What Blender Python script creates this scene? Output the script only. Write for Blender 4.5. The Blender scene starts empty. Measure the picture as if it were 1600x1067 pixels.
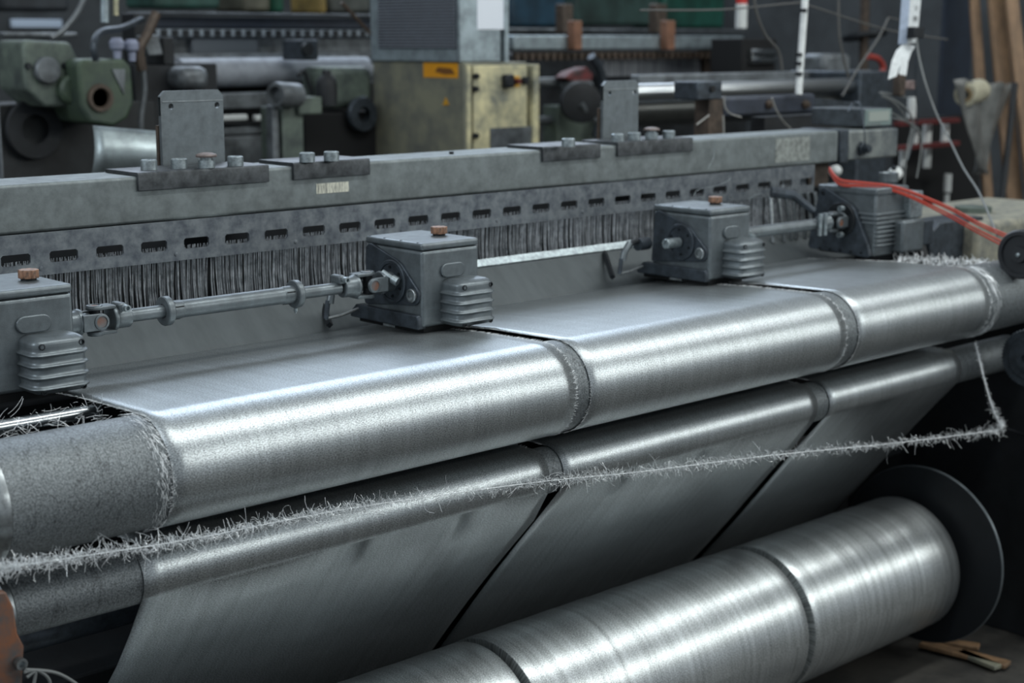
import bpy, math, random
from mathutils import Vector, Matrix
R_ = random.Random(7)
sc = bpy.context.scene
COL = sc.collection
# ------------------------------------------------------------------ camera
F = 2450.0; H = 1.7
CAMP = Vector((0, 0, H))
def _n(v): return Vector(v).normalized()
XC = _n((2680, -471, F)); _p = math.atan(471 / F)
ZC = Vector((0, -math.cos(_p), -math.sin(_p))); YC = ZC.cross(XC)
right = Vector((XC.x, YC.x, ZC.x)); down = Vector((XC.y, YC.y, ZC.y)); fwd = Vector((XC.z, YC.z, ZC.z))
cam = bpy.data.cameras.new('camera'); camo = bpy.data.objects.new('camera', cam); COL.objects.link(camo)
M = Matrix(((right.x, -down.x, -fwd.x, 0), (right.y, -down.y, -fwd.y, 0), (right.z, -down.z, -fwd.z, H), (0, 0, 0, 1)))
camo.matrix_world = M
cam.sensor_width = 36; cam.lens = F / 1600 * 36; cam.clip_start = .05
cam.dof.use_dof = True; cam.dof.focus_distance = 2.88; cam.dof.aperture_fstop = 3.6
sc.camera = camo
# ------------------------------------------------------------------ light, exposure
w = bpy.data.worlds.new('world'); sc.world = w; w.use_nodes = True
w.node_tree.nodes['Background'].inputs[0].default_value = (.62, .68, .73, 1)
w.node_tree.nodes['Background'].inputs[1].default_value = .64
def area(name, loc, target, sx, sy, power, col):
    l = bpy.data.lights.new(name, 'AREA'); l.shape = 'RECTANGLE'; l.size = sx; l.size_y = sy; l.energy = power; l.color = col
    o = bpy.data.objects.new(name, l); COL.objects.link(o); o.location = loc
    d = (Vector(target) - Vector(loc)).normalized()
    xa = Vector((1, 0, 0)); xa = (xa - d * xa.dot(d)).normalized(); ya = (-d).cross(xa)
    o.matrix_world = Matrix(((xa.x, ya.x, -d.x, loc[0]), (xa.y, ya.y, -d.y, loc[1]), (xa.z, ya.z, -d.z, loc[2]), (0, 0, 0, 1)))
    return o
area('overhead_lamps', (4.4, .8, 5.0), (4.4, 2.2, 1), 8.8, .36, 180, (.97, 1, .98))
area('front_window', (7.2, -2.6, 3.15), (3.8, 2.2, 1), 9.5, .42, 160, (.97, 1, .97))
area('rear_window', (5.6, 8.2, 5.6), (2.6, 2.4, 1.1), 7, 2.4, 280, (.72, .84, 1))
area('left_area_light', (-4.0, 3.0, 4.6), (2.5, 2.6, 1.1), 2.5, 2.0, 120, (.85, .93, 1))  # broad cool area light, high on the left
vs = sc.view_settings
vs.view_transform = 'Standard'; vs.look = 'None'; vs.gamma = 1; vs.use_curve_mapping = False; vs.exposure = 0.0
# ------------------------------------------------------------------ helpers
def ray(u, v): return right * (u - 800) + down * (v - 533.5) + fwd * F
def P(u, v, x=None, y=None, z=None):
    d = ray(u, v)
    t = x / d.x if x is not None else y / d.y if y is not None else (z - H) / d.z
    return CAMP + d * t
def lin(c): return tuple((k / 12.92 if k <= .04045 else ((k + .055) / 1.055) ** 2.4) for k in c)
def mat(name, rgb, metal=0.0, rough=.5, noise=0.0, nscale=40.0, dark=None, bump=0.0, bscale=200.0, dirt=0.0, spec=.5, stretch=None, emit=0):
    m = bpy.data.materials.new(name); m.use_nodes = True; nt = m.node_tree; N = nt.nodes; L = nt.links
    b = N['Principled BSDF']; c = lin([k / 255 for k in rgb]) + (1,)
    b.inputs['Base Color'].default_value = c; b.inputs['Metallic'].default_value = metal; b.inputs['Roughness'].default_value = rough
    b.inputs['Specular IOR Level'].default_value = spec
    if emit: b.inputs['Emission Color'].default_value = c; b.inputs['Emission Strength'].default_value = emit
    tc = N.new('ShaderNodeTexCoord'); co = tc.outputs['Object']
    if stretch:
        mp = N.new('ShaderNodeMapping'); mp.inputs['Scale'].default_value = stretch; L.new(co, mp.inputs[0]); co = mp.outputs[0]
    if noise:
        t = N.new('ShaderNodeTexNoise'); t.inputs['Scale'].default_value = nscale; t.inputs['Detail'].default_value = 7; t.inputs['Roughness'].default_value = .65
        L.new(co, t.inputs['Vector'])
        r = N.new('ShaderNodeValToRGB'); d = lin([k / 255 for k in (dark or [k * (1 - noise) for k in rgb])]) + (1,)
        r.color_ramp.elements[0].position = .36; r.color_ramp.elements[1].position = .62
        r.color_ramp.elements[0].color = d; r.color_ramp.elements[1].color = c
        L.new(t.outputs[0], r.inputs[0]); L.new(r.outputs[0], b.inputs['Base Color'])
        mr = N.new('ShaderNodeMapRange'); mr.inputs['To Min'].default_value = min(1, rough + .12); mr.inputs['To Max'].default_value = max(.05, rough - .08)
        L.new(t.outputs[0], mr.inputs['Value']); L.new(mr.outputs[0], b.inputs['Roughness'])
    if bump:
        t2 = N.new('ShaderNodeTexNoise'); t2.inputs['Scale'].default_value = bscale; t2.inputs['Detail'].default_value = 4; L.new(co, t2.inputs['Vector'])
        bp = N.new('ShaderNodeBump'); bp.inputs['Strength'].default_value = bump; bp.inputs['Distance'].default_value = .001
        L.new(t2.outputs[0], bp.inputs['Height']); L.new(bp.outputs[0], b.inputs['Normal'])
    return m
def cloth_mat(name, rgb, rough, metal=.85, ring=.25, weave=.35):
    """woven wire: fine weave grid + short bright wires + faint rings, all from the UV (x, arc length) in metres"""
    m = bpy.data.materials.new(name); m.use_nodes = True; nt = m.node_tree; N = nt.nodes; L = nt.links
    b = N['Principled BSDF']; b.inputs['Metallic'].default_value = metal; b.inputs['Roughness'].default_value = rough
    uv = N.new('ShaderNodeTexCoord'); sep = N.new('ShaderNodeSeparateXYZ'); L.new(uv.outputs['UV'], sep.inputs[0])
    def math_(op, a, bb=None):
        n = N.new('ShaderNodeMath'); n.operation = op
        for i, q in enumerate((a, bb)):
            if q is None: continue
            if isinstance(q, (int, float)): n.inputs[i].default_value = q
            else: L.new(q, n.inputs[i])
        return n.outputs[0]
    sx = math_('SINE', math_('MULTIPLY', sep.outputs[0], 2 * math.pi / .0029))
    sy = math_('SINE', math_('MULTIPLY', sep.outputs[1], 2 * math.pi / .0027))
    wv = math_('MULTIPLY', sx, sy)
    def noise(scale, sc_, det=3):
        mp = N.new('ShaderNodeMapping'); mp.inputs['Scale'].default_value = sc_; L.new(uv.outputs['UV'], mp.inputs[0])
        t = N.new('ShaderNodeTexNoise'); t.inputs['Scale'].default_value = scale; t.inputs['Detail'].default_value = det; L.new(mp.outputs[0], t.inputs['Vector']); return t.outputs[0]
    fine = noise(560, (.5, 1, 1), 1); rings = noise(60, (1, .03, 1), 5); big = noise(7, (1, 2.5, 1), 4)
    k = math_('ADD', math_('MULTIPLY', wv, weave * .9), math_('MULTIPLY', math_('SUBTRACT', fine, .5), 2.3))
    k = math_('ADD', k, math_('MULTIPLY', math_('SUBTRACT', rings, .5), ring * 2.2))
    k = math_('ADD', k, math_('MULTIPLY', math_('SUBTRACT', big, .5), .35))
    k = math_('ADD', k, .5)
    r = N.new('ShaderNodeValToRGB'); c = lin([q / 255 for q in rgb])
    r.color_ramp.elements[0].position = 0; r.color_ramp.elements[1].position = 1
    r.color_ramp.elements[0].color = tuple(q * .42 for q in c) + (1,); r.color_ramp.elements[1].color = tuple(min(1, q * 1.5) for q in c) + (1,)
    L.new(k, r.inputs[0]); L.new(r.outputs[0], b.inputs['Base Color'])
    hh = math_('ADD', math_('MULTIPLY', wv, weave), math_('MULTIPLY', fine, 1.2))
    bp = N.new('ShaderNodeBump'); bp.inputs['Strength'].default_value = .3; bp.inputs['Distance'].default_value = .0004
    L.new(hh, bp.inputs['Height']); L.new(bp.outputs[0], b.inputs['Normal'])
    return m
class MB:
    def __init__(s): s.v = []; s.f = []; s.uv = None
    def add(s, vs, fs):
        n = len(s.v); s.v += [tuple(v) for v in vs]; s.f += [tuple(i + n for i in f) for f in fs]; return s
    def box(s, x0, x1, y0, y1, z0, z1):
        x0, x1 = sorted((x0, x1)); y0, y1 = sorted((y0, y1)); z0, z1 = sorted((z0, z1))
        return s.add([(x0, y0, z0), (x1, y0, z0), (x1, y1, z0), (x0, y1, z0), (x0, y0, z1), (x1, y0, z1), (x1, y1, z1), (x0, y1, z1)],
                     [(3, 2, 1, 0), (4, 5, 6, 7), (0, 1, 5, 4), (1, 2, 6, 5), (2, 3, 7, 6), (3, 0, 4, 7)])
    def tube(s, pts, r, seg=10, cap=True):
        pts = [Vector(p) for p in pts]; n = len(pts); rr = r if isinstance(r, (list, tuple)) else [r] * n
        vs = []; fs = []; up = None
        for i, p in enumerate(pts):
            d = (pts[min(i + 1, n - 1)] - pts[max(i - 1, 0)]).normalized()
            if up is None: up = Vector((0, 0, 1)) if abs(d.z) < .9 else Vector((0, 1, 0))
            a = d.cross(up)
            if a.length < 1e-6: a = d.orthogonal()
            a.normalize(); up = a.cross(d).normalized()
            for k in range(seg):
                t = 2 * math.pi * k / seg; vs.append(p + (a * math.cos(t) + up * math.sin(t)) * rr[i])
        for i in range(n - 1):
            for k in range(seg):
                k2 = (k + 1) % seg; fs.append((i * seg + k, i * seg + k2, (i + 1) * seg + k2, (i + 1) * seg + k))
        if cap: fs.append(tuple(range(seg))[::-1]); fs.append(tuple((n - 1) * seg + k for k in range(seg)))
        return s.add(vs, fs)
    def cyl(s, p0, p1, r0, r1=None, seg=32): return s.tube([p0, p1], [r0, r0 if r1 is None else r1], seg)
    def lathe(s, o, ax, prof, seg=48):
        """prof: (t along axis, radius) closed at both ends if radius 0"""
        o = Vector(o); ax = Vector(ax).normalized(); a = ax.orthogonal().normalized(); b = ax.cross(a); vs = []; fs = []
        for t, r in prof:
            for k in range(seg):
                q = 2 * math.pi * k / seg; vs.append(o + ax * t + (a * math.cos(q) + b * math.sin(q)) * max(r, 1e-5))
        for i in range(len(prof) - 1):
            for k in range(seg):
                k2 = (k + 1) % seg; fs.append((i * seg + k, i * seg + k2, (i + 1) * seg + k2, (i + 1) * seg + k))
        return s.add(vs, fs)
    def prism(s, pts, axis, a0, a1):
        def m(p, a): return {'x': (a, p[0], p[1]), 'y': (p[0], a, p[1]), 'z': (p[0], p[1], a)}[axis]
        n = len(pts); vs = [m(p, a0) for p in pts] + [m(p, a1) for p in pts]
        return s.add(vs, [tuple(range(n))[::-1], tuple(range(n, 2 * n))] + [(i, (i + 1) % n, (i + 1) % n + n, i + n) for i in range(n)])
    def loft(s, rings, cap=True):
        n = len(rings[0]); vs = [p for r in rings for p in r]; fs = []
        for i in range(len(rings) - 1):
            for k in range(n): fs.append((i * n + k, i * n + (k + 1) % n, (i + 1) * n + (k + 1) % n, (i + 1) * n + k))
        if cap: fs += [tuple(range(n))[::-1], tuple((len(rings) - 1) * n + k for k in range(n))]
        return s.add(vs, fs)
    def build(s, name, m, parent=None, label=None, cat=None, group=None, kind=None, bevel=0.0, seg=2, smooth=True, fixn=True, origin=None):
        off = Vector((0, 0, 0))
        if parent is not None:
            q = parent
            while q is not None: off += q.location; q = q.parent
        elif origin is not None: off = Vector(origin)
        else:
            xs = [v[0] for v in s.v]; ys = [v[1] for v in s.v]; zs = [v[2] for v in s.v]
            off = Vector(((min(xs) + max(xs)) / 2, (min(ys) + max(ys)) / 2, min(zs)))
        me = bpy.data.meshes.new(name); me.from_pydata([tuple(Vector(v) - off) for v in s.v], [], s.f)
        if s.uv:
            l = me.uv_layers.new(name='UVMap')
            for lp in me.loops: l.data[lp.index].uv = s.uv[lp.vertex_index]
        if fixn:
            import bmesh
            bm = bmesh.new(); bm.from_mesh(me); bmesh.ops.recalc_face_normals(bm, faces=bm.faces); bm.to_mesh(me); bm.free()
        if smooth: me.shade_smooth(); me.set_sharp_from_angle(angle=math.radians(35))
        me.materials.append(m)
        o = bpy.data.objects.new(name, me); COL.objects.link(o)
        if parent is not None: o.parent = parent
        else: o.location = off
        if bevel:
            b = o.modifiers.new('bevel', 'BEVEL'); b.width = bevel; b.segments = seg; b.limit_method = 'ANGLE'; b.angle_limit = math.radians(40); b.harden_normals = False
        if label: o['label'] = label
        if cat: o['category'] = cat
        if group: o['group'] = group
        if kind: o['kind'] = kind
        return o
def root(name, label, cat, loc=(0, 0, 0), group=None):
    o = bpy.data.objects.new(name, None); COL.objects.link(o); o.location = loc; o.empty_display_size = .05
    o['label'] = label; o['category'] = cat
    if group: o['group'] = group
    return o
def copy_tree(o, loc=None, parent=None, label=None):
    c = o.copy(); COL.objects.link(c); c.parent = parent
    if loc is not None: c.location = loc
    if label: c['label'] = label
    for ch in list(o.children): copy_tree(ch, None, c)
    return c
def hull(circles, n=20):
    pts = sorted({(round(y + r * math.cos(2 * math.pi * k / n), 6), round(z + r * math.sin(2 * math.pi * k / n), 6)) for y, z, r in circles for k in range(n)})
    def half(ps):
        h = []
        for p in ps:
            while len(h) > 1 and (h[-1][0] - h[-2][0]) * (p[1] - h[-2][1]) - (h[-1][1] - h[-2][1]) * (p[0] - h[-2][0]) <= 0: h.pop()
            h.append(p)
        return h[:-1]
    return half(pts) + half(pts[::-1])
def smooth_path(pts, n=8):
    pts = [Vector(p) for p in pts]; out = []
    for i in range(len(pts) - 1):
        a = pts[max(i - 1, 0)]; b = pts[i]; c = pts[i + 1]; d = pts[min(i + 2, len(pts) - 1)]
        for k in range(n):
            t = k / n
            out.append(.5 * ((2 * b) + (c - a) * t + (2 * a - 5 * b + 4 * c - d) * t * t + (3 * b - a - 3 * c + d) * t ** 3))
    out.append(pts[-1]); return out
def stadium(x0, x1, z0, z1, n=8):
    r = (z1 - z0) / 2; cz = (z0 + z1) / 2; o = []
    for k in range(n + 1): t = -math.pi / 2 + math.pi * k / n; o.append((x1 - r + r * math.cos(t), cz + r * math.sin(t)))
    for k in range(n + 1): t = math.pi / 2 + math.pi * k / n; o.append((x0 + r + r * math.cos(t), cz + r * math.sin(t)))
    return o
# ------------------------------------------------------------------ materials
m_cast = mat('painted_cast_metal', (112, 120, 124), .6, .36, .16, 30, bump=.25, bscale=500)
m_castd = mat('greasy_dark_cast_metal', (70, 78, 86), .55, .42, .3, 35, bump=.2, bscale=400)
m_beam = mat('speckled_painted_steel', (122, 130, 131), .45, .48, .18, 26, bump=.15, bscale=350)
m_steel = mat('plain_steel', (168, 174, 176), .95, .33, .25, 60)
m_bolt = mat('zinc_bolt', (165, 176, 180), .75, .38, .25, 90)
m_black = mat('black_oxide_steel', (38, 42, 46), .5, .45, .2, 50)
m_dark = mat('dark_machine_paint', (30, 34, 38), .2, .6, .3, 12)
m_void = mat('near_black_fill', (12, 14, 16), .0, .8)  # near black: stands in for shade in gaps, also colours black parts
m_clamp = mat('scuffed_black_steel', (74, 78, 81), .5, .42, .6, 30, dark=(40, 44, 47))
m_rust = mat('rusty_steel', (110, 118, 122), .5, .5, .5, 22, dark=(128, 78, 48))
m_orange = mat('rust_orange_paint', (128, 84, 60), .1, .6, .5, 26, dark=(82, 82, 82))
m_plug = mat('brown_plastic_cap', (150, 112, 88), .0, .5, .35, 120, dark=(92, 74, 64))
m_rough = mat('abrasive_roller_wrap', (132, 139, 142), .4, .42, .42, 330, bump=1.0, bscale=420)
def add_rings(m):
    nt = m.node_tree; b = nt.nodes['Principled BSDF']; src = b.inputs['Base Color'].links[0].from_socket
    tc = nt.nodes.new('ShaderNodeTexCoord'); mp = nt.nodes.new('ShaderNodeMapping'); mp.inputs['Scale'].default_value = (1, .25, .25); nt.links.new(tc.outputs['Object'], mp.inputs[0])
    t = nt.nodes.new('ShaderNodeTexNoise'); t.inputs['Scale'].default_value = 26; t.inputs['Detail'].default_value = 5; nt.links.new(mp.outputs[0], t.inputs['Vector'])
    r = nt.nodes.new('ShaderNodeValToRGB'); e = r.color_ramp.elements; e[0].position = .485; e[0].color = (1, 1, 1, 1); e[1].position = .51; e[1].color = (1, 1, 1, 1); q = e.new(.497); q.color = (.55, .55, .56, 1)
    mx = nt.nodes.new('ShaderNodeMix'); mx.data_type = 'RGBA'; mx.blend_type = 'MULTIPLY'; mx.inputs['Factor'].default_value = 1
    nt.links.new(t.outputs[0], r.inputs[0]); nt.links.new(src, mx.inputs[6]); nt.links.new(r.outputs[0], mx.inputs[7]); nt.links.new(mx.outputs[2], b.inputs['Base Color'])
add_rings(m_rough)
m_chrome = mat('polished_steel', (205, 210, 212), 1.0, .16, .15, 30)
m_cloth = cloth_mat('woven_wire_cloth', (178, 184, 186), .32, metal=.85, weave=.5)
m_roll = cloth_mat('wound_wire_cloth', (184, 189, 190), .31, metal=.85, ring=.5, weave=.15)
m_wire = mat('bright_wire', (240, 244, 246), .25, .3)
m_reedw = mat('reed_wire', (206, 210, 214), .55, .32, .5, 60, dark=(120, 126, 130))
m_plate = mat('mottled_galvanised_plate', (120, 126, 130), .5, .42, .5, 32, dark=(78, 84, 92), bump=.2, bscale=200)
m_apron = mat('burnished_sheet', (84, 90, 92), .5, .45, .10, 30, stretch=(1, .3, .3))
m_red = mat('red_cable', (176, 66, 52), 0, .45)
m_rub = mat('black_rubber', (32, 35, 39), 0, .5)
m_grey = mat('grey_cable', (110, 114, 114), 0, .5)
m_white = mat('white_plastic', (222, 226, 224), 0, .4, .08, 60)
m_beige = mat('beige_cabinet_paint', (214, 206, 164), .0, .5, .35, 9, dark=(120, 122, 110))
m_olive = mat('olive_cabinet_paint', (124, 124, 106), .0, .5, .3, 8, dark=(92, 94, 88))
m_galv = mat('galvanised_sheet', (164, 178, 184), .6, .38, .2, 20)
m_green = mat('green_machine_paint', (70, 86, 68), .05, .45, .35, 10, dark=(52, 64, 58))
m_greeng = mat('grey_green_paint', (96, 108, 98), .05, .5, .35, 10, dark=(62, 70, 68))
m_bggrey = mat('dusty_grey_steel', (112, 118, 122), .35, .45, .35, 14)
m_tan = mat('tan_timber', (132, 104, 76), 0, .6, .35, 12, stretch=(1, 1, .1))
m_brown = mat('brown_steel', (84, 72, 62), .2, .55, .3, 30)
m_floor = mat('oily_concrete', (66, 64, 60), .0, .6, .6, 5, dark=(26, 27, 28), bump=.3, bscale=60)
m_wall = mat('dark_grey_wall', (62, 66, 68), 0, .8, .25, 3)
m_navy = mat('navy_steel', (34, 44, 58), .1, .6, .2, 6)
# ------------------------------------------------------------------ room
MB().box(-3, 10, -4, 10, -.1, 0).build('floor', m_floor, kind='structure', smooth=False)
MB().box(-3, 10, 9.5, 9.7, 0, 4.2).build('wall_back', m_wall, kind='structure', smooth=False)
MB().box(9.0, 9.2, -1, 9.5, 0, 4.2).build('wall_right', m_wall, kind='structure', smooth=False)
# ------------------------------------------------------------------ rollers
UY, UZ, UR = 2.20, 1.0155, .0925
LY, LZ, LR = 2.23, .834, .0485
TY, TZ, TR = 2.335, .2605, .1885
r = root('breast_roller', 'thick dark abrasive-wrapped roller carrying the wire cloth over the loom front', 'roller', (.5, UY, UZ - UR))
MB().lathe((.966, UY, UZ), (1, 0, 0), [(0, .02), (0, UR), (3.3, UR), (3.3, .02)], 96).build('barrel', m_rough, r)
MB().lathe((.925, UY, UZ), (1, 0, 0), [(0, .068), (0, .083), (.006, .090), (.03, .0915), (.036, .093), (.041, .092), (.041, .06), (.02, .058), (.02, .03), (0, .03)], 96).build('end_ring', m_steel, r, label='dull steel end ring')
MB().cyl((.5, UY, UZ), (.97, UY, UZ), .032).build('axle', m_black, r)
r = root('guide_roller', 'slimmer abrasive-wrapped roller below the breast roller', 'roller', (.98, LY, LZ - LR))
MB().lathe((.995, LY, LZ), (1, 0, 0), [(0, .01), (0, LR), (3.0, LR), (3.0, .01)], 72).build('barrel', m_rough, r)
MB().lathe((.978, LY, LZ), (1, 0, 0), [(0, .034), (0, .054), (.003, .0565), (.014, .0565), (.018, .052), (.018, .03)], 72).build('end_ring', m_steel, r, label='plain steel end ring')
MB().cyl((.85, LY, LZ), (1.0, LY, LZ), .022).build('axle', m_black, r)
MB().cyl((.9, 2.37, .9025), (3.95, 2.37, .9025), .017).build('nip_roller', m_black, label='thin black nip roller hidden in the gap behind the two wrapped rollers', cat='roller')
# bright tie rod just behind the bare end of the breast roller
a = P(0, 668, y=2.37)
MB().cyl((.75, 2.37, a.z), (1.25, 2.37, a.z - .0), .0125, seg=24).build('tie_rod', m_chrome, label='shiny steel rod lying behind the bare left end of the top roller', cat='rod')
MB().cyl((.85, 2.45, .69), (4.0, 2.45, .69), .03, seg=24).build('back_rod', m_castd, label='dark steel tube low behind the hanging wire cloth', cat='rod')
# ------------------------------------------------------------------ wire cloth webs
def arc(cy, cz, r, a0, a1, n): return [(cy + r * math.cos(math.radians(a0 + (a1 - a0) * k / n)), cz + r * math.sin(math.radians(a0 + (a1 - a0) * k / n))) for k in range(n + 1)]
TH = .0016
def web_profile():
    p = [(2.70, 1.082), (2.55, 1.0928), (2.40, 1.1035)]
    p += arc(UY, UZ, UR + TH, 86, 268, 60)
    p += arc(2.37, .9025, .017 + TH, 90, -88, 10)
    p += arc(LY, LZ, LR + TH, 92, 220, 36)
    y, z = p[-1]
    for t in (.1, .2, .3, .4, .5, .58): p.append((y + .646 * t, z - .763 * t))
    p += [(2.615, .30), (2.64, .25), (2.63, .18), (2.58, .12), (2.48, .08), (TY, TZ - TR - TH)]
    return p
WP = web_profile()
def web(x0, x1, name, label, jit=0.0, ext=0.0):
    mb = MB(); nx = max(8, int((x1 - x0) / .03)); s = [0]
    for a, b in zip(WP, WP[1:]): s.append(s[-1] + math.hypot(b[0] - a[0], b[1] - a[1]))
    uv = []; S0 = next(s[j] for j in range(80, len(WP)) if WP[j][1] < .81)
    for j in range(len(WP)):
        for i in range(nx + 1):
            x = x0 + (x1 - x0) * i / nx
            ed = 0
            NB = 117; hang = max(0, min(1, (s[j] - S0) / .5)) if s[j] > S0 else -1
            if j > 76 and jit: ed = (-jit * 1.2 if hang < 0 else -jit * (1.2 - 1.5 * math.sin(min(1, hang * 1.6) * math.pi / 2))) * (1 - i / nx)
            if ext and hang >= 0: ed += ext * min(1, hang * 9) * (1 - .55 * hang) * (i / nx) ** 3
            y, z = WP[j]
            if j > 110 and j < len(WP) - 3: z += .004 * math.sin(x * 9 + j); 
            mb.v.append((x + ed, y, z)); uv.append((x, s[j]))
    for j in range(len(WP) - 1):
        for i in range(nx): a = j * (nx + 1) + i; mb.f.append((a, a + 1, a + nx + 2, a + nx + 1))
    mb.uv = uv
    o = mb.build(name, m_cloth, label=label, cat='wire cloth', group='woven wire cloth strips on the loom', origin=(x0, 2.2, 1.0))
    sd = o.modifiers.new('thick', 'SOLIDIFY'); sd.thickness = .0012; sd.offset = -1
    # frayed selvage wires along both edges (nobody could count them)
    fr = MB(); rr = random.Random(hash(name + str(x0)) % 999 if False else int(x0 * 1000))
    tot = s[-1]
    for side, xe in ((-1, x0), (1, x1)):
        for q in range(600):
            t = rr.uniform(.0, 1.15)
            j = max(k for k in range(len(s) - 1) if s[k] <= t); f = (t - s[j]) / (s[j + 1] - s[j])
            y = WP[j][0] + (WP[j + 1][0] - WP[j][0]) * f; z = WP[j][1] + (WP[j + 1][1] - WP[j][1]) * f
            dy, dz = WP[j + 1][0] - WP[j][0], WP[j + 1][1] - WP[j][1]; l = math.hypot(dy, dz); dy /= l; dz /= l
            ny, nz = (dz, -dy)
            if j < 3: ny, nz = 0, 1
            ln = rr.uniform(.003, .009); up = rr.uniform(.0005, .002); g = rr.uniform(-.004, .004)
            a = Vector((xe - side * rr.uniform(0, .006), y + ny * .0008, z + nz * .0008))
            b = a + Vector((side * ln, dy * g + ny * up, dz * g + nz * up))
            fr.tube([a, b], .00024, 3, False)
    fr.build('selvage_fringe', m_wire, o, kind='stuff', smooth=False, fixn=False)
    return o
web(1.232, 2.132, 'wire_cloth', 'left and widest woven wire cloth strip running over the rollers beside the bare roller end', .015, .034)
web(2.172, 3.030, 'wire_cloth', 'middle woven wire cloth strip between the two cuts in the cloth', 0, .026)
web(3.078, 3.668, 'wire_cloth', 'right-hand woven wire cloth strip, farthest away beside the black pulley')
# take-up roll: core, flange, three wound rolls
r = root('take_up_shaft', 'take-up shaft through the wound rolls with a big dark flange disc at its right end', 'shaft', (.9, TY, 0.0))
MB().cyl((.9, TY, TZ), (4.0, TY, TZ), .05).build('core', m_black, r)
MB().lathe((3.70, TY - .04, TZ + .025), (1, 0, 0), [(0, .05), (0, .2505), (.002, .2515), (.006, .2515), (.008, .25), (.008, .05)], 128).build('flange_disc', mat('dark_flange_steel', (30, 34, 38), .3, .5, .15, 8), r, label='large thin dark disc')
MB().lathe((3.7000, TY - .04, TZ + .025), (1, 0, 0), [(-.0005, .2505), (.001, .2525), (.007, .2525), (.0085, .2505)], 128).build('disc_rim', m_cast, r, label='thin lighter rim of the disc')
def wound(x0, x1, label, rad=TR):
    mb = MB(); uv = []; n = 128; nx = 24; prof = [(x0 + .001, rad * .55), (x0, rad - .004), (x0 + .0015, rad - .001), (x0 + .004, rad)]
    for i in range(1, nx): prof.append((x0 + (x1 - x0) * i / nx, rad + .0006 * math.sin(i * 2.1)))
    prof += [(x1 - .004, rad), (x1 - .0015, rad - .001), (x1, rad - .004), (x1 - .001, rad * .55)]
    for x, q in prof:
        for k in range(n + 1):
            t = 2 * math.pi * k / n; mb.v.append((x, TY - q * math.cos(t), TZ + q * math.sin(t))); uv.append((x, t * rad))
    for i in range(len(prof) - 1):
        for k in range(n): a = i * (n + 1) + k; mb.f.append((a, a + 1, a + n + 2, a + n + 1))
    mb.uv = uv
    mb.build('wire_cloth_roll', m_roll, label=label, cat='roll', group='wound rolls of wire cloth')
wound(1.10, 2.085, 'wound roll of wire cloth at lower left, cut off by the picture edge', TR - .002)
wound(2.105, 2.988, 'middle wound roll of wire cloth between two dark gaps')
wound(3.012, 3.665, 'right-hand wound roll of wire cloth next to the big dark disc')
# ------------------------------------------------------------------ fringed selvage strand
def hair(mb, p, rr, lmin, lmax, base, rad=.00031):
    ln = rr.uniform(lmin, lmax); d = Vector((rr.gauss(0, .6), rr.gauss(0, .7), rr.gauss(0, .9))) + base
    d.normalize(); c = Vector((rr.gauss(0, 1), rr.gauss(0, 1), rr.gauss(0, 1))) * .9; pts = [p]
    for k in range(4): p = p + d * ln / 4; d = (d + c * .28).normalized(); pts.append(p)
    mb.tube(pts, rad, 3, False)
SY = 2.09
sp = [P(u, v, y=yy) for u, v, yy in ((-30, 893, 2.06), (0, 888, 2.06), (120, 870, 2.07), (300, 842, 2.08), (450, 812, 2.09), (600, 786, 2.10), (850, 752, 2.11), (1000, 737, 2.11), (1200, 712, 2.11), (1400, 692, 2.10), (1560, 672, 2.10))]
spath = smooth_path(sp, 12)
st = root('fringed_wire_strand', 'slack bristly strand of trimmed wire edge sagging across the front of the cloth', 'wire strand', tuple(spath[0]))
MB().tube(spath, .0009, 6).build('core', m_wire, st)
fb = MB(); rr = random.Random(3)
for q in range(5200):
    t = rr.uniform(0, len(spath) - 1.001); i = int(t); p = spath[i].lerp(spath[i + 1], t - i)
    big = rr.random() < .07
    p = p + Vector((0, rr.gauss(0, .003), rr.gauss(0, .0045)))
    hair(fb, p, rr, .004, .045 if big else .019, Vector((-.5, -.2, .35 if rr.random() < .6 else -.5)))
fb.build('bristles', m_wire, st, kind='stuff', smooth=False, fixn=False)
s2 = smooth_path([P(1566, 668, y=2.10), P(1552, 640, y=2.11), P(1540, 600, y=2.13), P(1530, 560, y=2.15), P(1524, 535, y=2.17)], 10)
st = root('hanging_wire_strand', 'short frayed wire strand hanging off the lower roller at the right', 'wire strand', tuple(s2[0]))
MB().tube(s2, .0018, 6).build('core', m_wire, st)
fb = MB()
for q in range(420):
    t = rr.uniform(0, 1) ** 1.5 * (len(s2) - 1.001); i = int(t); p = s2[i].lerp(s2[i + 1], t - i) + Vector((rr.gauss(0, .003), 0, rr.gauss(0, .003)))
    hair(fb, p, rr, .004, .02 if i < 12 else .009, Vector((.1, -.1, .2)))
fb.build('bristles', m_wire, st, kind='stuff', smooth=False, fixn=False)
MB().tube([P(1566, 668, y=2.1), P(1590, 676, y=2.14), P(1630, 690, y=2.2)], .004, 8).build('strand_hook', m_black, label='small dark hook holding the end of the bristly strand', cat='hook')
fb = MB()
for q in range(330):   # tangle of loose wire at the left edge on the breast roller
    a0 = rr.uniform(75, 250); x = 1.216 + rr.gauss(0, .008)
    p = Vector((x, UY + (UR + .003) * math.cos(math.radians(a0)), UZ + (UR + .003) * math.sin(math.radians(a0))))
    tg = Vector((rr.uniform(-.25, .5), -math.sin(math.radians(a0)), math.cos(math.radians(a0)))) * rr.uniform(.004, .014)
    nn = Vector((0, math.cos(math.radians(a0)), math.sin(math.radians(a0))))
    fb.tube([p, p + tg * .5 + nn * .001, p + tg + nn * .0005], .00024, 3, False)
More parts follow.
